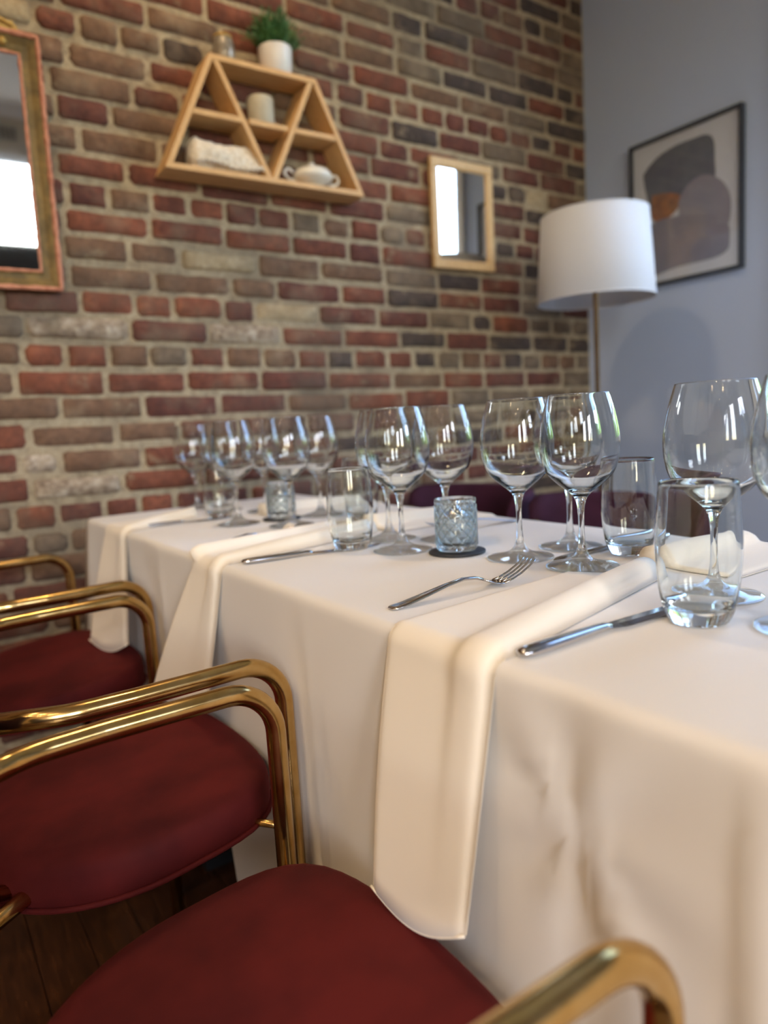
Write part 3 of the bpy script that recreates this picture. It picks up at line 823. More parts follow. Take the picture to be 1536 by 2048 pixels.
for x, y, lab in ((.579, .361, 'clear water tumbler standing over the nearest knife tip'), (.799, .598, 'clear water tumbler on the far side, right of the wine glass trio'), (.573, .944, 'clear water tumbler at the middle setting, left of the candle'),
                  (.756, 1.200, 'clear water tumbler on the far side behind the middle tumbler'), (.592, 1.545, 'clear water tumbler at the distant setting by the brick wall')):
    if tum is None: tum = lathe('tumbler', tprof, m_glass_tum, None, 64); o = tum
    else: o = dup(tum)
    o.location = (x, y, TOPZ); tag(o, lab, 'tumbler', 'water tumblers on the table')

# cut-glass oil candles on slate coasters
def candle():
    t = empty('candle_holder', (0, 0, 0))
    H, R0 = .076, .0305
    prof = [(0, .0003), (.020, .0003), (.027, .0012), (.0295, .004)]
    nz = 34
    for i in range(nz + 1): prof.append((R0, .006 + (H - .013) * i / nz))
    prof += [(R0, H - .004), (.0300, H), (.0285, H), (.0272, H - .004), (.0268, .030), (.0262, .014), (.022, .0095), (.0, .009)]
    def tri(u): u = u % 1.0; return 1 - abs(2 * u - 1)
    def rf(r, z, a, i):
        if 4 <= i <= 4 + nz:
            u = a / (2 * PI) * 11; v = (z - .006) / .0185
            return r - .0010 * (1 - max(abs(2 * ((u + v) % 1) - 1), abs(2 * ((u - v) % 1) - 1))) - .0006
        return r
    lathe('glass_body', prof, m_cut, t, 132, rfun=rf, smooth=False)
    V, Fc = [], []
    for sg in (-1, 1):
        for q in range(11):
            b0 = len(V); ns = 26
            for i in range(ns + 1):
                u = i / ns; a = 2 * PI * (q + sg * u * 3.4) / 11; z = .007 + (H - .016) * u
                c_ = Vector((math.cos(a), math.sin(a), 0)); tg = Vector((-math.sin(a) * sg * R0 * 2 * PI * 3.4 / 11, math.cos(a) * sg * R0 * 2 * PI * 3.4 / 11, H - .016)).normalized(); sd_ = tg.cross(c_)
                for k in range(6):
                    b = 2 * PI * k / 6; V.append(c_ * (R0 - .0004 + .0011 * math.cos(b)) + sd_ * (.0010 * math.sin(b)) + Vector((0, 0, z)))
            for i in range(ns):
                for k in range(6): Fc.append((b0 + i * 6 + k, b0 + i * 6 + (k + 1) % 6, b0 + (i + 1) * 6 + (k + 1) % 6, b0 + (i + 1) * 6 + k))
    mesh('cut_pattern', V, Fc, m_cut, t)
    lathe('oil_insert', [(0, .0105), (.018, .0105), (.0215, .013), (.0225, .030), (.0225, .044), (.0195, .0475), (0, .0475)], m_pane, t, 40)
    lathe('metal_cap', [(.0190, .0482), (.0200, .0495), (.0175, .0545), (.0100, .0590), (.0062, .0605), (.0058, .0650), (.0, .0655)], m_steel, t, 36, cap0=True)
    lathe('wick', [(.0014, .0640), (.0016, .0700), (.0012, .0715), (0, .0716)], m_lace, t, 12)
    return t
cn = None
for x, y, lab, lab2 in ((.657, .789, 'diamond cut glass candle holder in the middle of the table', 'round dark slate coaster under the middle candle'), (.668, 1.385, 'diamond cut glass candle holder among the distant wine glasses', 'round dark slate coaster under the distant candle')):
    c = lathe('coaster', [(0, 0), (.0405, 0), (.0415, .0008), (.0415, .0028), (.0408, .0035), (0, .0035)], m_slate, None, 48); c.location = (x, y, TOPZ); tag(c, lab2, 'coaster', 'slate coasters')
    if cn is None: cn = candle(); o = cn
    else: o = dup(cn)
    o.location = (x, y, TOPZ + .0037); tag(o, lab, 'candle holder', 'cut glass candle holders')

# ------------------------------------------------------------------ cutlery
def ell(x, w, t, z, n=14, y=0.0):
    return [(x, y + w * math.cos(2 * PI * k / n), z + t * math.copysign(abs(math.sin(2 * PI * k / n)) ** .8, math.sin(2 * PI * k / n))) for k in range(n)]
def knife():
    t = empty('table_knife', (0, 0, 0))
    S = [(0, .0040, .0018), (.003, .0072, .0033), (.010, .0088, .0042), (.030, .0088, .0044), (.060, .0078, .0042), (.090, .0066, .0038), (.104, .0060, .0034), (.110, .0058, .0028)]
    loft('handle', [ell(x, w, h, .0046) for x, w, h in S], m_steel, t)
    B = []
    for i in range(21):
        u = i / 20; x = .109 + .126 * u
        lo = -.0058 - .0052 * min(1, u * 8) - .001 * math.sin(u * PI); hi = .0056 + .0010 * u
        if u > .72:
            k = (u - .72) / .28; lo = lo + (hi - .0008 - lo) * (k ** 2.2)
        th = .0011 - .0004 * u
        z = .0034 - .0022 * u
        B.append([(x, lo, z - .0002), (x, lo + (hi - lo) * .5, z + th), (x, hi, z + th), (x, hi, z - th), (x, lo + (hi - lo) * .5, z - th)])
    loft('blade', B, m_steel, t, False)
    return t
def fork():
    t = empty('table_fork', (0, 0, 0))
    S = [(0, .0045, .0010, .0016), (.004, .0086, .0014, .0018), (.018, .0092, .0015, .0030), (.045, .0076, .0015, .0075), (.075, .0054, .0016, .0130), (.100, .0036, .0019, .0158), (.118, .0031, .0020, .0140), (.128, .0036, .0018, .0108)]
    loft('handle', [ell(x, w, h, z) for x, w, h, z in S], m_steel, t)
    S2 = [(.127, .0036, .0017, .0110), (.134, .0062, .0014, .0078), (.141, .0104, .0012, .0048), (.148, .0122, .0011, .0036), (.155, .0124, .0010, .0042)]
    loft('head', [ell(x, w, h, z) for x, w, h, z in S2], m_steel, t)
    for k in range(4):
        y = -.0102 + .0068 * k
        P = [(.153, .0042, .0022), (.165, .0064, .0021), (.178, .0104, .0019), (.190, .0158, .0017), (.199, .0205, .0013), (.203, .0228, .0006)]
        loft('tine', [ell(x, w, .0009, z, 10, y * (1 - .04 * (x - .153) / .05)) for x, z, w in P], m_steel, t)
    return t
kn = None
for x, y, rz, lab in ((.392, .400, 0, 'steel table knife nearest the viewer, handle at the table edge'), (.396, .968, math.radians(-7), 'steel table knife at the middle setting beside the napkin'), (.389, 1.538, math.radians(-4), 'steel table knife at the distant setting by the brick wall'),
                      (.925, .640, PI, 'steel table knife on the far side beside the tumbler'), (.925, 1.150, PI, 'steel table knife on the far side behind the middle wine glasses')):
    if kn is None: kn = knife(); o = kn
    else: o = dup(kn)
    o.location = (x, y, TOPZ); o.rotation_euler = (0, 0, rz); tag(o, lab, 'knife', 'steel table knives')
fk = None
for x, y, rz, lab in ((.405, .600, math.radians(-1), 'steel dinner fork lying tines up left of the nearest napkin'), (.384, 1.128, math.radians(9.5), 'steel dinner fork mostly hidden behind the middle napkin'), (.925, .938, PI, 'steel dinner fork on the far side beside the rolled napkin')):
    if fk is None: fk = fork(); o = fk
    else: o = dup(fk)
    o.location = (x, y, TOPZ); o.rotation_euler = (0, 0, rz); tag(o, lab, 'fork', 'steel dinner forks')

# ------------------------------------------------------------------ chairs
def outline(n=72):
    pts = []
    for k in range(n):
        a = 2 * PI * k / n; c, s = math.cos(a), math.sin(a)
        if c >= 0:
            e = 4.4; r = (abs(c / .152) ** e + abs(s / .212) ** e) ** (-1 / e); x = .062 + r * c; y = r * s
            x += .020 * (1 - (y / .212) ** 2) * min(1, c * 2)
        else:
            e = 2.05; r = (abs(c / .200) ** e + abs(s / .212) ** e) ** (-1 / e); x = .062 + r * c; y = r * s
        pts.append((x, y))
    return pts
def chair():
    t = empty('armchair', (0, 0, 0))
    o = outline(); n = len(o)
    def zs(x): return .470 + .10 * (x) if x < .2 else .490
    V, Fc = [], []
    lay = [(.90, -.058), (.97, -.056), (1.0, -.046), (1.008, -.028), (1.0, -.012), (.985, -.004), (.95, .001), (.85, .006), (.65, .010), (.35, .012)]
    for s, dz in lay:
        for x, y in o: V.append((x * s + .005 * (1 - s), y * s, zs(x * s) + dz))
    for i in range(len(lay) - 1):
        for k in range(n): Fc.append((i * n + k, i * n + (k + 1) % n, (i + 1) * n + (k + 1) % n, (i + 1) * n + k))
    V.append((.005, 0, zs(0) + .0125)); c = len(V) - 1
    for k in range(n): Fc.append(((len(lay) - 1) * n + k, (len(lay) - 1) * n + (k + 1) % n, c))
    Fc.append(tuple(range(n - 1, -1, -1)))
    st_ = mesh('seat', V, Fc, m_velvet, t)
    pp = [(x * 1.004, y * 1.004, zs(x) - .050) for x, y in o]; tube('piping', pp + [pp[0], pp[1]], .0035, m_velvet, st_, 8, False)
    # wrap-around backrest
    V, Fc = [], []
    secs = 40; m = 20
    for i in range(secs + 1):
        u = -1 + 2 * i / secs; a = u * math.radians(92)
        cx, cy_ = -.118 - .170 * math.cos(a), .228 * math.sin(a)
        nrm = Vector((-math.cos(a), math.sin(a) * .9, 0)).normalized()
        e = max(0.0, (abs(u) - .80) / .20); hgt = (.088 - .030 * abs(u) ** 2) * math.sqrt(max(0.02, 1 - e * e)); th = .022 * math.sqrt(max(.05, 1 - e ** 2.5))
        zc = .645 + .032 * abs(u) ** 2
        for k in range(m):
            b = 2 * PI * k / m; cb, sb = math.cos(b), math.sin(b)
            du = th * math.copysign(abs(cb) ** .8, cb); dz = hgt * math.copysign(abs(sb) ** .55, sb)
            V.append((cx + nrm.x * (du + .05 * (dz / .1) * .5), cy_ + nrm.y * (du + .02 * (dz / .1)), zc + dz))
    for i in range(secs):
        for k in range(m): Fc.append((i * m + k, i * m + (k + 1) % m, (i + 1) * m + (k + 1) % m, (i + 1) * m + k))
    Fc.append(tuple(range(m - 1, -1, -1))); Fc.append(tuple(secs * m + k for k in range(m)))
    mesh('backrest', V, Fc, m_purple, t)
    R = .0112
    for sg in (-1, 1):
        path = fillet([(-.115, sg * .205, .664), (-.045, sg * .238, .664), (.02, sg * .243, .664), (.2, sg * .245, .664), (.2, sg * .245, .012)], [0, .10, .08, .055, 0], 10)
        tube('arm_tube', path, R, m_brass, t, 18)
        lathe('glide', [(0, 0), (.0115, 0), (.0125, .003), (.0125, .014), (0, .014)], m_iron, t, 16, loc=(.2, sg * .245, 0))
        path = fillet([(-.06, sg * .120, .432), (-.185, sg * .165, .405), (-.245, sg * .195, .012)], [0, .05, 0], 6)
        tube('rear_leg', path, R * .9, m_brass, t, 14)
        lathe('glide', [(0, 0), (.0115, 0), (.0125, .003), (.0125, .014), (0, .014)], m_iron, t, 16, loc=(-.245, sg * .195, 0))
        tube('seat_bracket', [(.197, sg * .240, .440), (.150, sg * .170, .440)], R * .45, m_brass, t, 10)
        tube('back_post', fillet([(-.09, sg * .11, .425), (-.215, sg * .12, .45), (-.262, sg * .12, .60)], [0, .04, 0], 6), R * .8, m_brass, t, 12)
    return t
ch0 = chair()
CL = ['maroon velvet armchair with brass arms nearest the viewer', 'maroon velvet armchair with brass arms, middle of the row', 'maroon velvet armchair with brass arms beside the brick wall']
for i, (x, y, rz) in enumerate(CHAIRS):
    o = ch0 if i == 0 else dup(ch0)
    o.location = (x, y, 0); o.rotation_euler = (0, 0, rz); tag(o, CL[i], 'armchair', 'armchairs along the near side of the table')
for (x, y, rz, lab) in ((1.225, 1.065, PI + .03, 'plum velvet chair back across the table, in front of the floor lamp'), (1.225, 1.615, PI - .02, 'plum velvet chair back across the table, beside the brick wall')):
    o = dup(ch0, (x, y, 0), rz, lab, 'armchairs across the table')

# ------------------------------------------------------------------ trapezoid wall shelf and what stands on it
sh = empty('wall_shelf', (.9715, YB, 1.635), label='pine trapezoid wall shelf with zigzag dividers on the brick wall', cat='shelf')
def sp(name, poly, m, y0=-.100, y1=-.004):
    return prism(name, poly, y0, y1, m, sh, .0008)
hw, tw, hh, tk = .3085, .162, .310, .0145
sl = (hw - tw) / hh; nrm_len = math.hypot(1, sl); tx = tk * nrm_len
sp('bottom_board', [(-hw, 0), (hw, 0), (hw - sl * tk, tk), (-hw + sl * tk, tk)], m_pine)
sp('top_board', [(-tw - sl * tk, hh - tk), (tw + sl * tk, hh - tk), (tw, hh), (-tw, hh)], m_pine)
for sg in (-1, 1):
    a = [(sg * (hw - sl * tk), tk), (sg * (tw + sl * tk), hh - tk), (sg * (tw + sl * tk - tx), hh - tk), (sg * (hw - sl * tk - tx), tk)]
    sp('side_board', a, m_pine_v)
zm = .148
xm = hw - sl * (zm + tk / 2) - tx
# zigzag dividers run from the upper corners to the middle of the bottom board
for sg in (-1, 1):
    xt, zt, zb = tw + sl * tk - tx - .001, hh - tk, tk
    dx = xt; ln = math.hypot(dx, zt - zb); ox = tk * ln / (zt - zb)
    sp('divider', [(sg * .0006, zb), (sg * (ox + .0006), zb), (sg * xt, zt), (sg * (xt - ox), zt)], m_pine_v, -.0985, -.006)
dx_at = lambda z: (tw + sl * tk - tx) * (z - tk) / (hh - 2 * tk)
ob = dx_at(zm) + .0005
sp('middle_board', [(-ob + .016, zm), (ob - .016, zm), (ob - .012, zm + tk), (-ob + .012, zm + tk)], m_pine, -.0995, -.006)
for sg in (-1, 1):
    sp('middle_board', [(sg * (ob + .0035), zm), (sg * (xm + .002), zm), (sg * (xm - .004), zm + tk), (sg * (ob + .009), zm + tk)], m_pine, -.0995, -.006)
SZ = 1.635
# planter
pt = empty('potted_plant', (1.030, 1.945, SZ + hh + .0006), label='small green grassy plant in a white ceramic pot on top of the shelf', cat='plant')
lathe('pot', [(0, 0), (.040, 0), (.043, .003), (.0485, .070), (.0485, .074), (.0455, .074), (.0445, .060), (0, .060)], m_ceramic, pt, 48)
lathe('soil', [(.0447, .0605), (.030, .066), (0, .068)], m_soil, pt, 32)
V, Fc = [], []
pr = random.Random(5)
for k in range(420):
    a = pr.uniform(0, 2 * PI); tilt = abs(pr.gauss(0, .75)); tilt = min(tilt, 1.02); ln = pr.uniform(.065, .138) * (1 - .12 * tilt)
    b0 = Vector((pr.uniform(-.028, .028), pr.uniform(-.022, .022), .066)); d = Vector((math.cos(a) * math.sin(tilt), math.sin(a) * math.sin(tilt) * .6, math.cos(tilt)))
    if d.y > 0: d.y *= .45
    side = d.cross(Vector((0, 0, 1)) if abs(d.z) < .95 else Vector((1, 0, 0))).normalized(); sag = Vector((0, 0, -.018 * tilt))
    bs = len(V); w = pr.uniform(.0012, .0026)
    for q, ww in ((0, .6), (.35, 1), (.7, .8)):
        p = b0 + d * ln * q + sag * q * q; V += [p - side * w * ww, p + side * w * ww]
    V.append(b0 + d * ln + sag)
    Fc += [(bs, bs + 1, bs + 3, bs + 2), (bs + 2, bs + 3, bs + 5, bs + 4), (bs + 4, bs + 5, bs + 6)]
    for z_ in range(2):                # small side leaflets
        q = pr.uniform(.35, .9); p = b0 + d * ln * q + sag * q * q; d2 = (d + side * pr.choice((-1, 1)) * pr.uniform(.6, 1.1)).normalized(); l2 = pr.uniform(.012, .024); s2 = d2.cross(side + d * .3).normalized() * .0022
        bs = len(V); V += [p, p + d2 * l2 * .5 + s2, p + d2 * l2, p + d2 * l2 * .5 - s2]; Fc.append((bs, bs + 1, bs + 2, bs + 3))
fo = mesh('foliage', V, Fc, m_leaf, pt); tag(fo, kind='stuff')
# mercury-glass votive
vt = empty('votive_vase', (.872, 1.945, SZ + hh + .0006), label='small mottled glass vase with a gold rim on the shelf corner', cat='vase')
lathe('body', [(0, 0), (.024, 0), (.029, .006), (.031, .030), (.028, .055), (.025, .066), (.0235, .066), (.0262, .054), (.029, .030), (.026, .008), (0, .006)], m_wicker, vt, 36)
lathe('rim', [(.0226, .0662), (.0258, .0662), (.0262, .0685), (.0252, .0715), (.0230, .0715), (.0222, .0690), (.0226, .0662)], m_gilt_b, vt, 36)
# jar on the middle board
jr = empty('pillar_candle', (.968, 1.940, SZ + zm + tk + .0006), label='beige pillar candle on the middle board of the shelf', cat='candle')
lathe('wax', [(0, 0), (.036, 0), (.0375, .003), (.0375, .070), (.0355, .075), (.020, .076), (.006, .079), (0, .079)], m_wax, jr, 40)
lathe('wick', [(.0012, .078), (.0012, .086), (0, .0865)], m_iron, jr, 8)
# rolled crochet cloth
V, Fc = [], []
nu, nv_ = 60, 36
for i in range(nu + 1):
    u = i / nu; x = (u - .5) * .205
    e = max(0, abs(2 * u - 1) - .78) / .22; R_ = .040 * math.sqrt(max(0.0, 1 - e * e * .93)) * (1.0 - .16 * u)
    for k in range(nv_):
        a = 2 * PI * k / nv_
        nn = noise.noise(Vector((x * 18, math.cos(a) * 1.2, math.sin(a) * 1.2))); n2_ = noise.noise(Vector((x * 70, math.cos(a) * 4, math.sin(a) * 4)))
        rr = R_ * (1 + .13 * nn) + .0035 * n2_ + .003 * math.sin(a * 3 + x * 40)
        V.append((x, math.cos(a) * rr * .95, max(.0006, .037 + math.sin(a) * rr)))
for i in range(nu):
    for k in range(nv_): Fc.append((i * nv_ + k, i * nv_ + (k + 1) % nv_, (i + 1) * nv_ + (k + 1) % nv_, (i + 1) * nv_ + k))
Fc.append(tuple(range(nv_ - 1, -1, -1))); Fc.append(tuple(nu * nv_ + k for k in range(nv_)))
ct = empty('crochet_cloth', (.848, 1.945, SZ + tk + .0006), label='rolled cream crochet cloth in the lower left of the shelf', cat='cloth')
mesh('roll', V, Fc, m_lace, ct)
ct.scale = (1.04, 1.0, 1.1)
pts = []
for i in range(90):
    u = i / 89; x = (u - .5) * .185; pts.append((x, -.040 - .003 * math.sin(u * 9), .0115 + .0075 * abs(math.sin(u * 38)) + .004 * math.sin(u * 7)))
tube('lace_edge', pts, .0042, m_lace, ct, 8)
# sugar bowl
sb_ = empty('sugar_bowl', (1.122, 1.940, SZ + tk + .0006), label='ivory porcelain sugar bowl with two looped handles and a lid on the shelf', cat='bowl')
lathe('body', smooth_prof([(0, 0), (.026, 0), (.028, .004), (.040, .012), (.055, .026), (.058, .036), (.054, .044), (.050, .047), (.0, .047)], 3), m_ivory, sb_, 48)
ld = lathe('lid', smooth_prof([(.0505, .0475), (.051, .050), (.042, .058), (.024, .065), (.008, .068), (.006, .071)], 3), m_ivory, sb_, 48, cap0=True, cap1=True)
lathe('knob', smooth_prof([(.006, .0705), (.0095, .075), (.0088, .080), (.0045, .083), (0, .0835)], 3), m_ivory, ld, 24, cap0=True)
for sg in (-1, 1):
    sb_.scale = (1.06, 1, .88)
    tube('handle', smooth_path([(sg * .053, 0, .020), (sg * .072, 0, .020), (sg * .086, 0, .034), (sg * .080, 0, .050), (sg * .066, 0, .050), (sg * .064, 0, .040)], 8), .0042, m_ivory, sb_, 12)

# ------------------------------------------------------------------ mirrors
def frame_strip(name, W, H, prof, m, parent):
    """sweep a moulding profile (inward offset, forward) round a W x H rectangle centred at x=0, bottom z=0"""
    V, Fc = [], []; n = len(prof)
    for (sx, sz) in ((-1, 0), (1, 0), (1, 1), (-1, 1)):
        for off, fw in prof:
            V.append((sx * (W / 2 - off), -fw, (off if sz == 0 else H - off)))
    for c in range(4):
        for k in range(n):
            a = c * n + k; b = c * n + (k + 1) % n; d = ((c + 1) % 4) * n
            Fc.append((a, b, d + (k + 1) % n, d + k))
    return mesh(name, V, Fc, m, parent, False)
W_, H_ = .56, .585
mr_ = empty('antique_mirror', (.396 - W_ / 2, YB - .016, 1.318), label='antique gilt mirror with worn pink edges on the brick wall', cat='mirror')
mr_.rotation_euler = (math.radians(3.6), 0, 0)
def bead_profile(c_off, c_fw, r, n=8): return [(c_off + r * math.cos(2 * PI * k / n), c_fw + r * math.sin(2 * PI * k / n)) for k in range(n)]
frame_strip('backing', W_, H_, [(0.002, 0), (.052, 0), (.052, .006), (.002, .006)], m_bole, mr_)
frame_strip('cove', W_, H_, [(.007, .006), (.007, .022), (.018, .018), (.028, .013), (.038, .012), (.044, .014), (.044, .006)], m_gilt, mr_)
# worn beads: swept with little steps so the rubbed edge is uneven
def worn_bead(name, off, fw, r, m, step=.012, seed=1):
    rr_ = random.Random(seed)
    pts = []
    x0, x1, z0_, z1_ = -W_ / 2 + off, W_ / 2 - off, off, H_ - off
    for a, b in (((x0, z0_), (x1, z0_)), ((x1, z0_), (x1, z1_)), ((x1, z1_), (x0, z1_)), ((x0, z1_), (x0, z0_))):
        n = int(math.hypot(b[0] - a[0], b[1] - a[1]) / step)
        for i in range(n): t = i / n; pts.append((a[0] + (b[0] - a[0]) * t, -fw, a[1] + (b[1] - a[1]) * t))
    pts += pts[:2]
    return tube(name, pts, [r * rr_.uniform(.72, 1.15) for _ in pts], m, mr_, 8, False)
worn_bead('outer_bead', .006, .022, .0062, m_bole, seed=3)
worn_bead('inner_bead', .047, .013, .0042, m_bole, .01, 4)
box('mirror_glass', (-W_ / 2 + .046, -.011, .046), (W_ / 2 - .046, -.007, H_ - .046), m_mirror, mr_)
cr = []
nC = 40
for i in range(nC + 1):
    u = -1 + 2 * i / nC
    h = .020 + .085 * gz(u, .30) + .028 * gz(abs(u) - .62, .14) + .006 * math.sin(u * 40)
    if abs(u) > .95: h = .006
    cr.append((u * .235, H_ + h))
cp = [(-.235, H_ - .006), (.235, H_ - .006)] + list(reversed(cr))
prism('crest', cp, -.020, -.004, m_gilt_b, mr_, .002)
for sg in (-1, 1):
    tube('leaf_scroll', smooth_path([(sg * .225, -.024, H_ + .008), (sg * .17, -.026, H_ + .022), (sg * .12, -.026, H_ + .020), (sg * .08, -.026, H_ + .045), (sg * .04, -.026, H_ + .075), (sg * .015, -.026, H_ + .06)], 6), [.003 + .0035 * math.sin(PI * k / 30) for k in range(31)], m_gilt_b, mr_, 8)
for k in range(9):                                  # gilt lumps along the top rail
    u = -.2 + .05 * k
    lathe('boss', [(0.0001, 0), (.010, 0), (.0085, .005), (.004, .008), (0, .0085)], m_gilt_b, mr_, 12, loc=(0, 0, 0)).matrix_local = Matrix.Translation((u, -.014, H_ - .026)) @ Matrix.Rotation(PI / 2, 4, 'X')

sm = empty('small_mirror', (1.745, YB - .012, 1.464), label='small rectangular mirror with a light wooden frame on the brick wall', cat='mirror')
sm.rotation_euler = (math.radians(1.0), math.radians(-.5), math.radians(0.4))
SW, SH = .282, .364
for lo, hi in (((-SW / 2, -.016, 0), (SW / 2, 0, .027)), ((-SW / 2, -.016, SH - .027), (SW / 2, 0, SH)), ((-SW / 2, -.0158, .0272), (-SW / 2 + .027, 0, SH - .0272)), ((SW / 2 - .027, -.0158, .0272), (SW / 2, 0, SH - .0272))):
    box('frame_rail', lo, hi, m_beech, sm, .0015)
box('mirror_glass', (-SW / 2 + .025, -.008, .025), (SW / 2 - .025, -.004, SH - .025), m_mirror, sm)
frame_strip('bevel_strip', SW - .05, SH - .05, [(0, .004), (.006, .004), (.006, .0095), (0, .0125)], m_beech, sm).location = (0, 0, .025)
tube('hanger', fillet([(-.012, -.004, SH - .002), (-.008, -.004, SH + .012), (.008, -.004, SH + .012), (.012, -.004, SH - .002)], .005, 5), .0014, m_iron, sm, 8)

# ------------------------------------------------------------------ framed print on the grey wall
AY0, AY1, AZ0, AZ1 = 1.340, 1.775, 1.388, 1.910
ar = empty('framed_print', (XR, (AY0 + AY1) / 2, AZ0), label='abstract print of overlapping grey shapes in a black frame on the grey wall', cat='picture')
inv = Matrix.Translation(ar.location).inverted()
def apart(o): o.parent = ar; o.matrix_parent_inverse = inv; return o
FWID, FD = .011, .026
for lo, hi in (((XR - FD, AY0, AZ0), (XR - .001, AY1, AZ0 + FWID)), ((XR - FD, AY0, AZ1 - FWID), (XR - .001, AY1, AZ1)), ((XR - FD, AY0, AZ0 + FWID), (XR - .001, AY0 + FWID, AZ1 - FWID)), ((XR - FD, AY1 - FWID, AZ0 + FWID), (XR - .001, AY1, AZ1 - FWID))):
    apart(box('frame_rail', lo, hi, m_blackframe, None, .001))
apart(box('paper', (XR - .012, AY0 + FWID, AZ0 + FWID), (XR - .004, AY1 - FWID, AZ1 - FWID), m_paper))
def art(name, crop_pts, m, lift):
    pts = smooth_path([on_x(1040 + x / 3.097, 180 + y / 3.097, XR - .012) for x, y in crop_pts + [crop_pts[0]]], 5)[:-1]
    bm = bmesh.new(); f = bm.faces.new([bm.verts.new((XR - .012 - lift, min(max(p.y, AY0 + .02), AY1 - .02), p.z)) for p in pts])
    r = bmesh.ops.extrude_face_region(bm, geom=[f]); bmesh.ops.translate(bm, verts=[e for e in r['geom'] if isinstance(e, bmesh.types.BMVert)], vec=(lift - .0001, 0, 0))
    return apart(bm_obj(name, bm, m))
art('charcoal_shape', [(762, 530), (800, 475), (860, 410), (960, 345), (1080, 297), (1160, 275), (1200, 312), (1206, 420), (1202, 560), (1100, 660), (1000, 720), (900, 780), (832, 815), (800, 720), (775, 620)], m_ink_dark, .0006)
art('rust_shape', [(822, 655), (900, 640), (990, 650), (985, 720), (920, 790), (832, 812), (815, 740)], m_ink_rust, .0010)
art('mauve_shape', [(985, 790), (985, 690), (1030, 600), (1100, 540), (1170, 525), (1250, 560), (1300, 640), (1308, 740), (1290, 830), (1240, 840), (1100, 850)], m_ink_taupe, .0014)
art('taupe_shape', [(800, 1110), (790, 960), (800, 860), (860, 810), (980, 780), (1200, 775), (1220, 830), (1290, 830), (1300, 920), (1285, 990), (1200, 1040), (1000, 1090), (900, 1125), (830, 1150)], m_ink_taupe2, .0018)
gp = apart(box('glazing', (XR - .0195, AY0 + FWID, AZ0 + FWID), (XR - .0180, AY1 - FWID, AZ1 - FWID), m_pane))

# ------------------------------------------------------------------ floor lamp
lp = empty('floor_lamp', (1.978, 1.598, 0), label='floor lamp with a white drum shade in the corner', cat='lamp')
lathe('base', [(0, 0), (.135, 0), (.138, .004), (.138, .014), (.130, .020), (.03, .024), (.012, .030), (0, .030)], m_brass, lp, 48)
lathe('pole', [(.0075, .028), (.0075, 1.40), (.010, 1.402), (.010, 1.41), (0, 1.41)], m_brass, lp, 20)
sd = lathe('shade', [(.190, 1.303), (.1905, 1.3035), (.1715, 1.5755), (.1710, 1.576), (.1695, 1.5755), (.1888, 1.3035), (.190, 1.303)], m_shade, lp, 72)
tube('top_ring', [(.171 * math.cos(2 * PI * k / 48), .171 * math.sin(2 * PI * k / 48), 1.575) for k in range(50)], .0022, m_shade, sd, 8, False)
tube('bottom_ring', [(.1898 * math.cos(2 * PI * k / 48), .1898 * math.sin(2 * PI * k / 48), 1.304) for k in range(50)], .0022, m_shade, sd, 8, False)
for k in range(3):
    a = k * 2 * PI / 3 + .4; tube('spider_arm', [(.008 * math.cos(a), .008 * math.sin(a), 1.405), (.09 * math.cos(a), .09 * math.sin(a), 1.50), (.170 * math.cos(a), .170 * math.sin(a), 1.568)], .0018, m_brass, lp, 8)
lathe('socket', [(0, 1.41), (.018, 1.41), (.02, 1.415), (.02, 1.445), (.016, 1.45), (0, 1.45)], m_ceramic, lp, 20)
lathe('bulb', smooth_prof([(.013, 1.448), (.016, 1.458), (.027, 1.478), (.030, 1.496), (.024, 1.515), (.010, 1.525), (0, 1.527)], 3), m_ceramic, lp, 24)

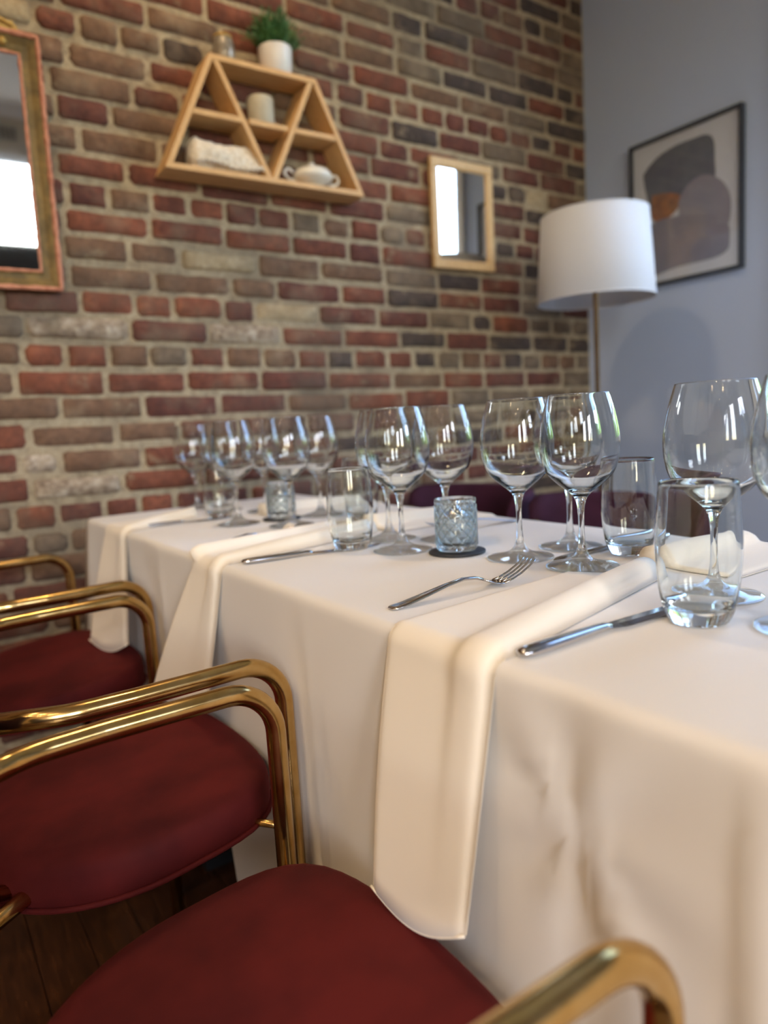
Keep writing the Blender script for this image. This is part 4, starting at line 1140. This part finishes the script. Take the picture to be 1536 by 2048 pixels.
# ------------------------------------------------------------------ things seen only in mirrors and reflections
vn = empty('wall_vent', (1.02, YN, 2.82), label='dark slatted air vent reflected in the old mirror', cat='vent')
box('vent_frame', (-.16, .020, 0), (.16, .032, .13), m_cream, vn, .002)
for k in range(8): box('slat', (-.135 + .034 * k, .0322, .015), (-.118 + .034 * k, .040, .115), m_vent, vn)
bb = empty('back_bar', (1.0, YN, 0), label='dark bar cabinet against the street window, low in the old mirror', cat='cabinet')
box('carcass', (-1.4, .001, 0), (1.2, .38, .90), m_dark, bb, .004)
box('hutch', (-.35, .001, .901), (.75, .30, 1.98), m_dark, bb, .004)
for k in range(4): d_ = box('door', (-1.36 + .64 * k, .381, .06), (-.76 + .64 * k, .40, .86), m_dark, bb, .003)

DL = [(-1.3, 1.15), (-1.3, 0.1), (-1.3, -1.0), (-1.3, -2.2), (0.62, 1.38), (-2.2, -2.2), (-2.2, 0.6), (-2.2, -0.8)]  # the one above the far table end is added to brighten the cloth there
dl = None
for x, y in DL:
    if dl is None:
        dl = empty('downlight', (0, 0, 0))
        lathe('trim_ring', [(.052, -.012), (.070, -.012), (.074, -.006), (.074, 0), (.052, 0), (.052, -.012)], m_trim, dl, 32)
        lathe('lens', [(0, -.006), (.0515, -.006), (.0515, -.002), (0, -.002)], m_lens, dl, 32)
        o = dl
    else: o = dup(dl)
    o.location = (x, y, ZT); tag(o, 'warm recessed ceiling downlight, seen only as a spark in the glassware', 'ceiling light', 'warm ceiling downlights')
    ld_ = bpy.data.lights.new('downlight_beam', 'SPOT'); ld_.energy = DOWNLIGHT_W * 4; ld_.color = WARM; ld_.spot_size = math.radians(120); ld_.spot_blend = 0.6; ld_.shadow_soft_size = .08
    lo_ = bpy.data.objects.new('downlight_beam', ld_); link(lo_, o); lo_.location = (0, 0, -.02)

# street side: pavement and shrubs outside the window
gd = box('ground', (XR + .3, -9, -.2), (16, 12, -.1), m_ground); tag(gd, 'pavement outside the window', kind='structure')
V, Fc = [], []
hr = random.Random(9)
for k in range(46):
    c = Vector((hr.uniform(6.0, 7.6), -7 + 15 * k / 45, hr.uniform(.2, 1.3))); r = hr.uniform(.55, 1.0)
    bm = bmesh.new(); bmesh.ops.create_icosphere(bm, subdivisions=3, radius=r)
    b0 = len(V)
    for v in bm.verts: V.append(c + v.co * (1 + .22 * noise.noise(v.co * 4 + c)))
    Fc += [tuple(b0 + v.index for v in f.verts) for f in bm.faces]; bm.free()
g2 = box('ground', (-14, -18, -.2), (XR + .29, YN - .2, -.1), m_ground); tag(g2, 'pavement outside the street-front window', kind='structure')
hg = mesh('hedge', V, Fc, m_foliage); tag(hg, 'green shrubs outside the window, seen in the glass reflections', 'hedge', kind='stuff')
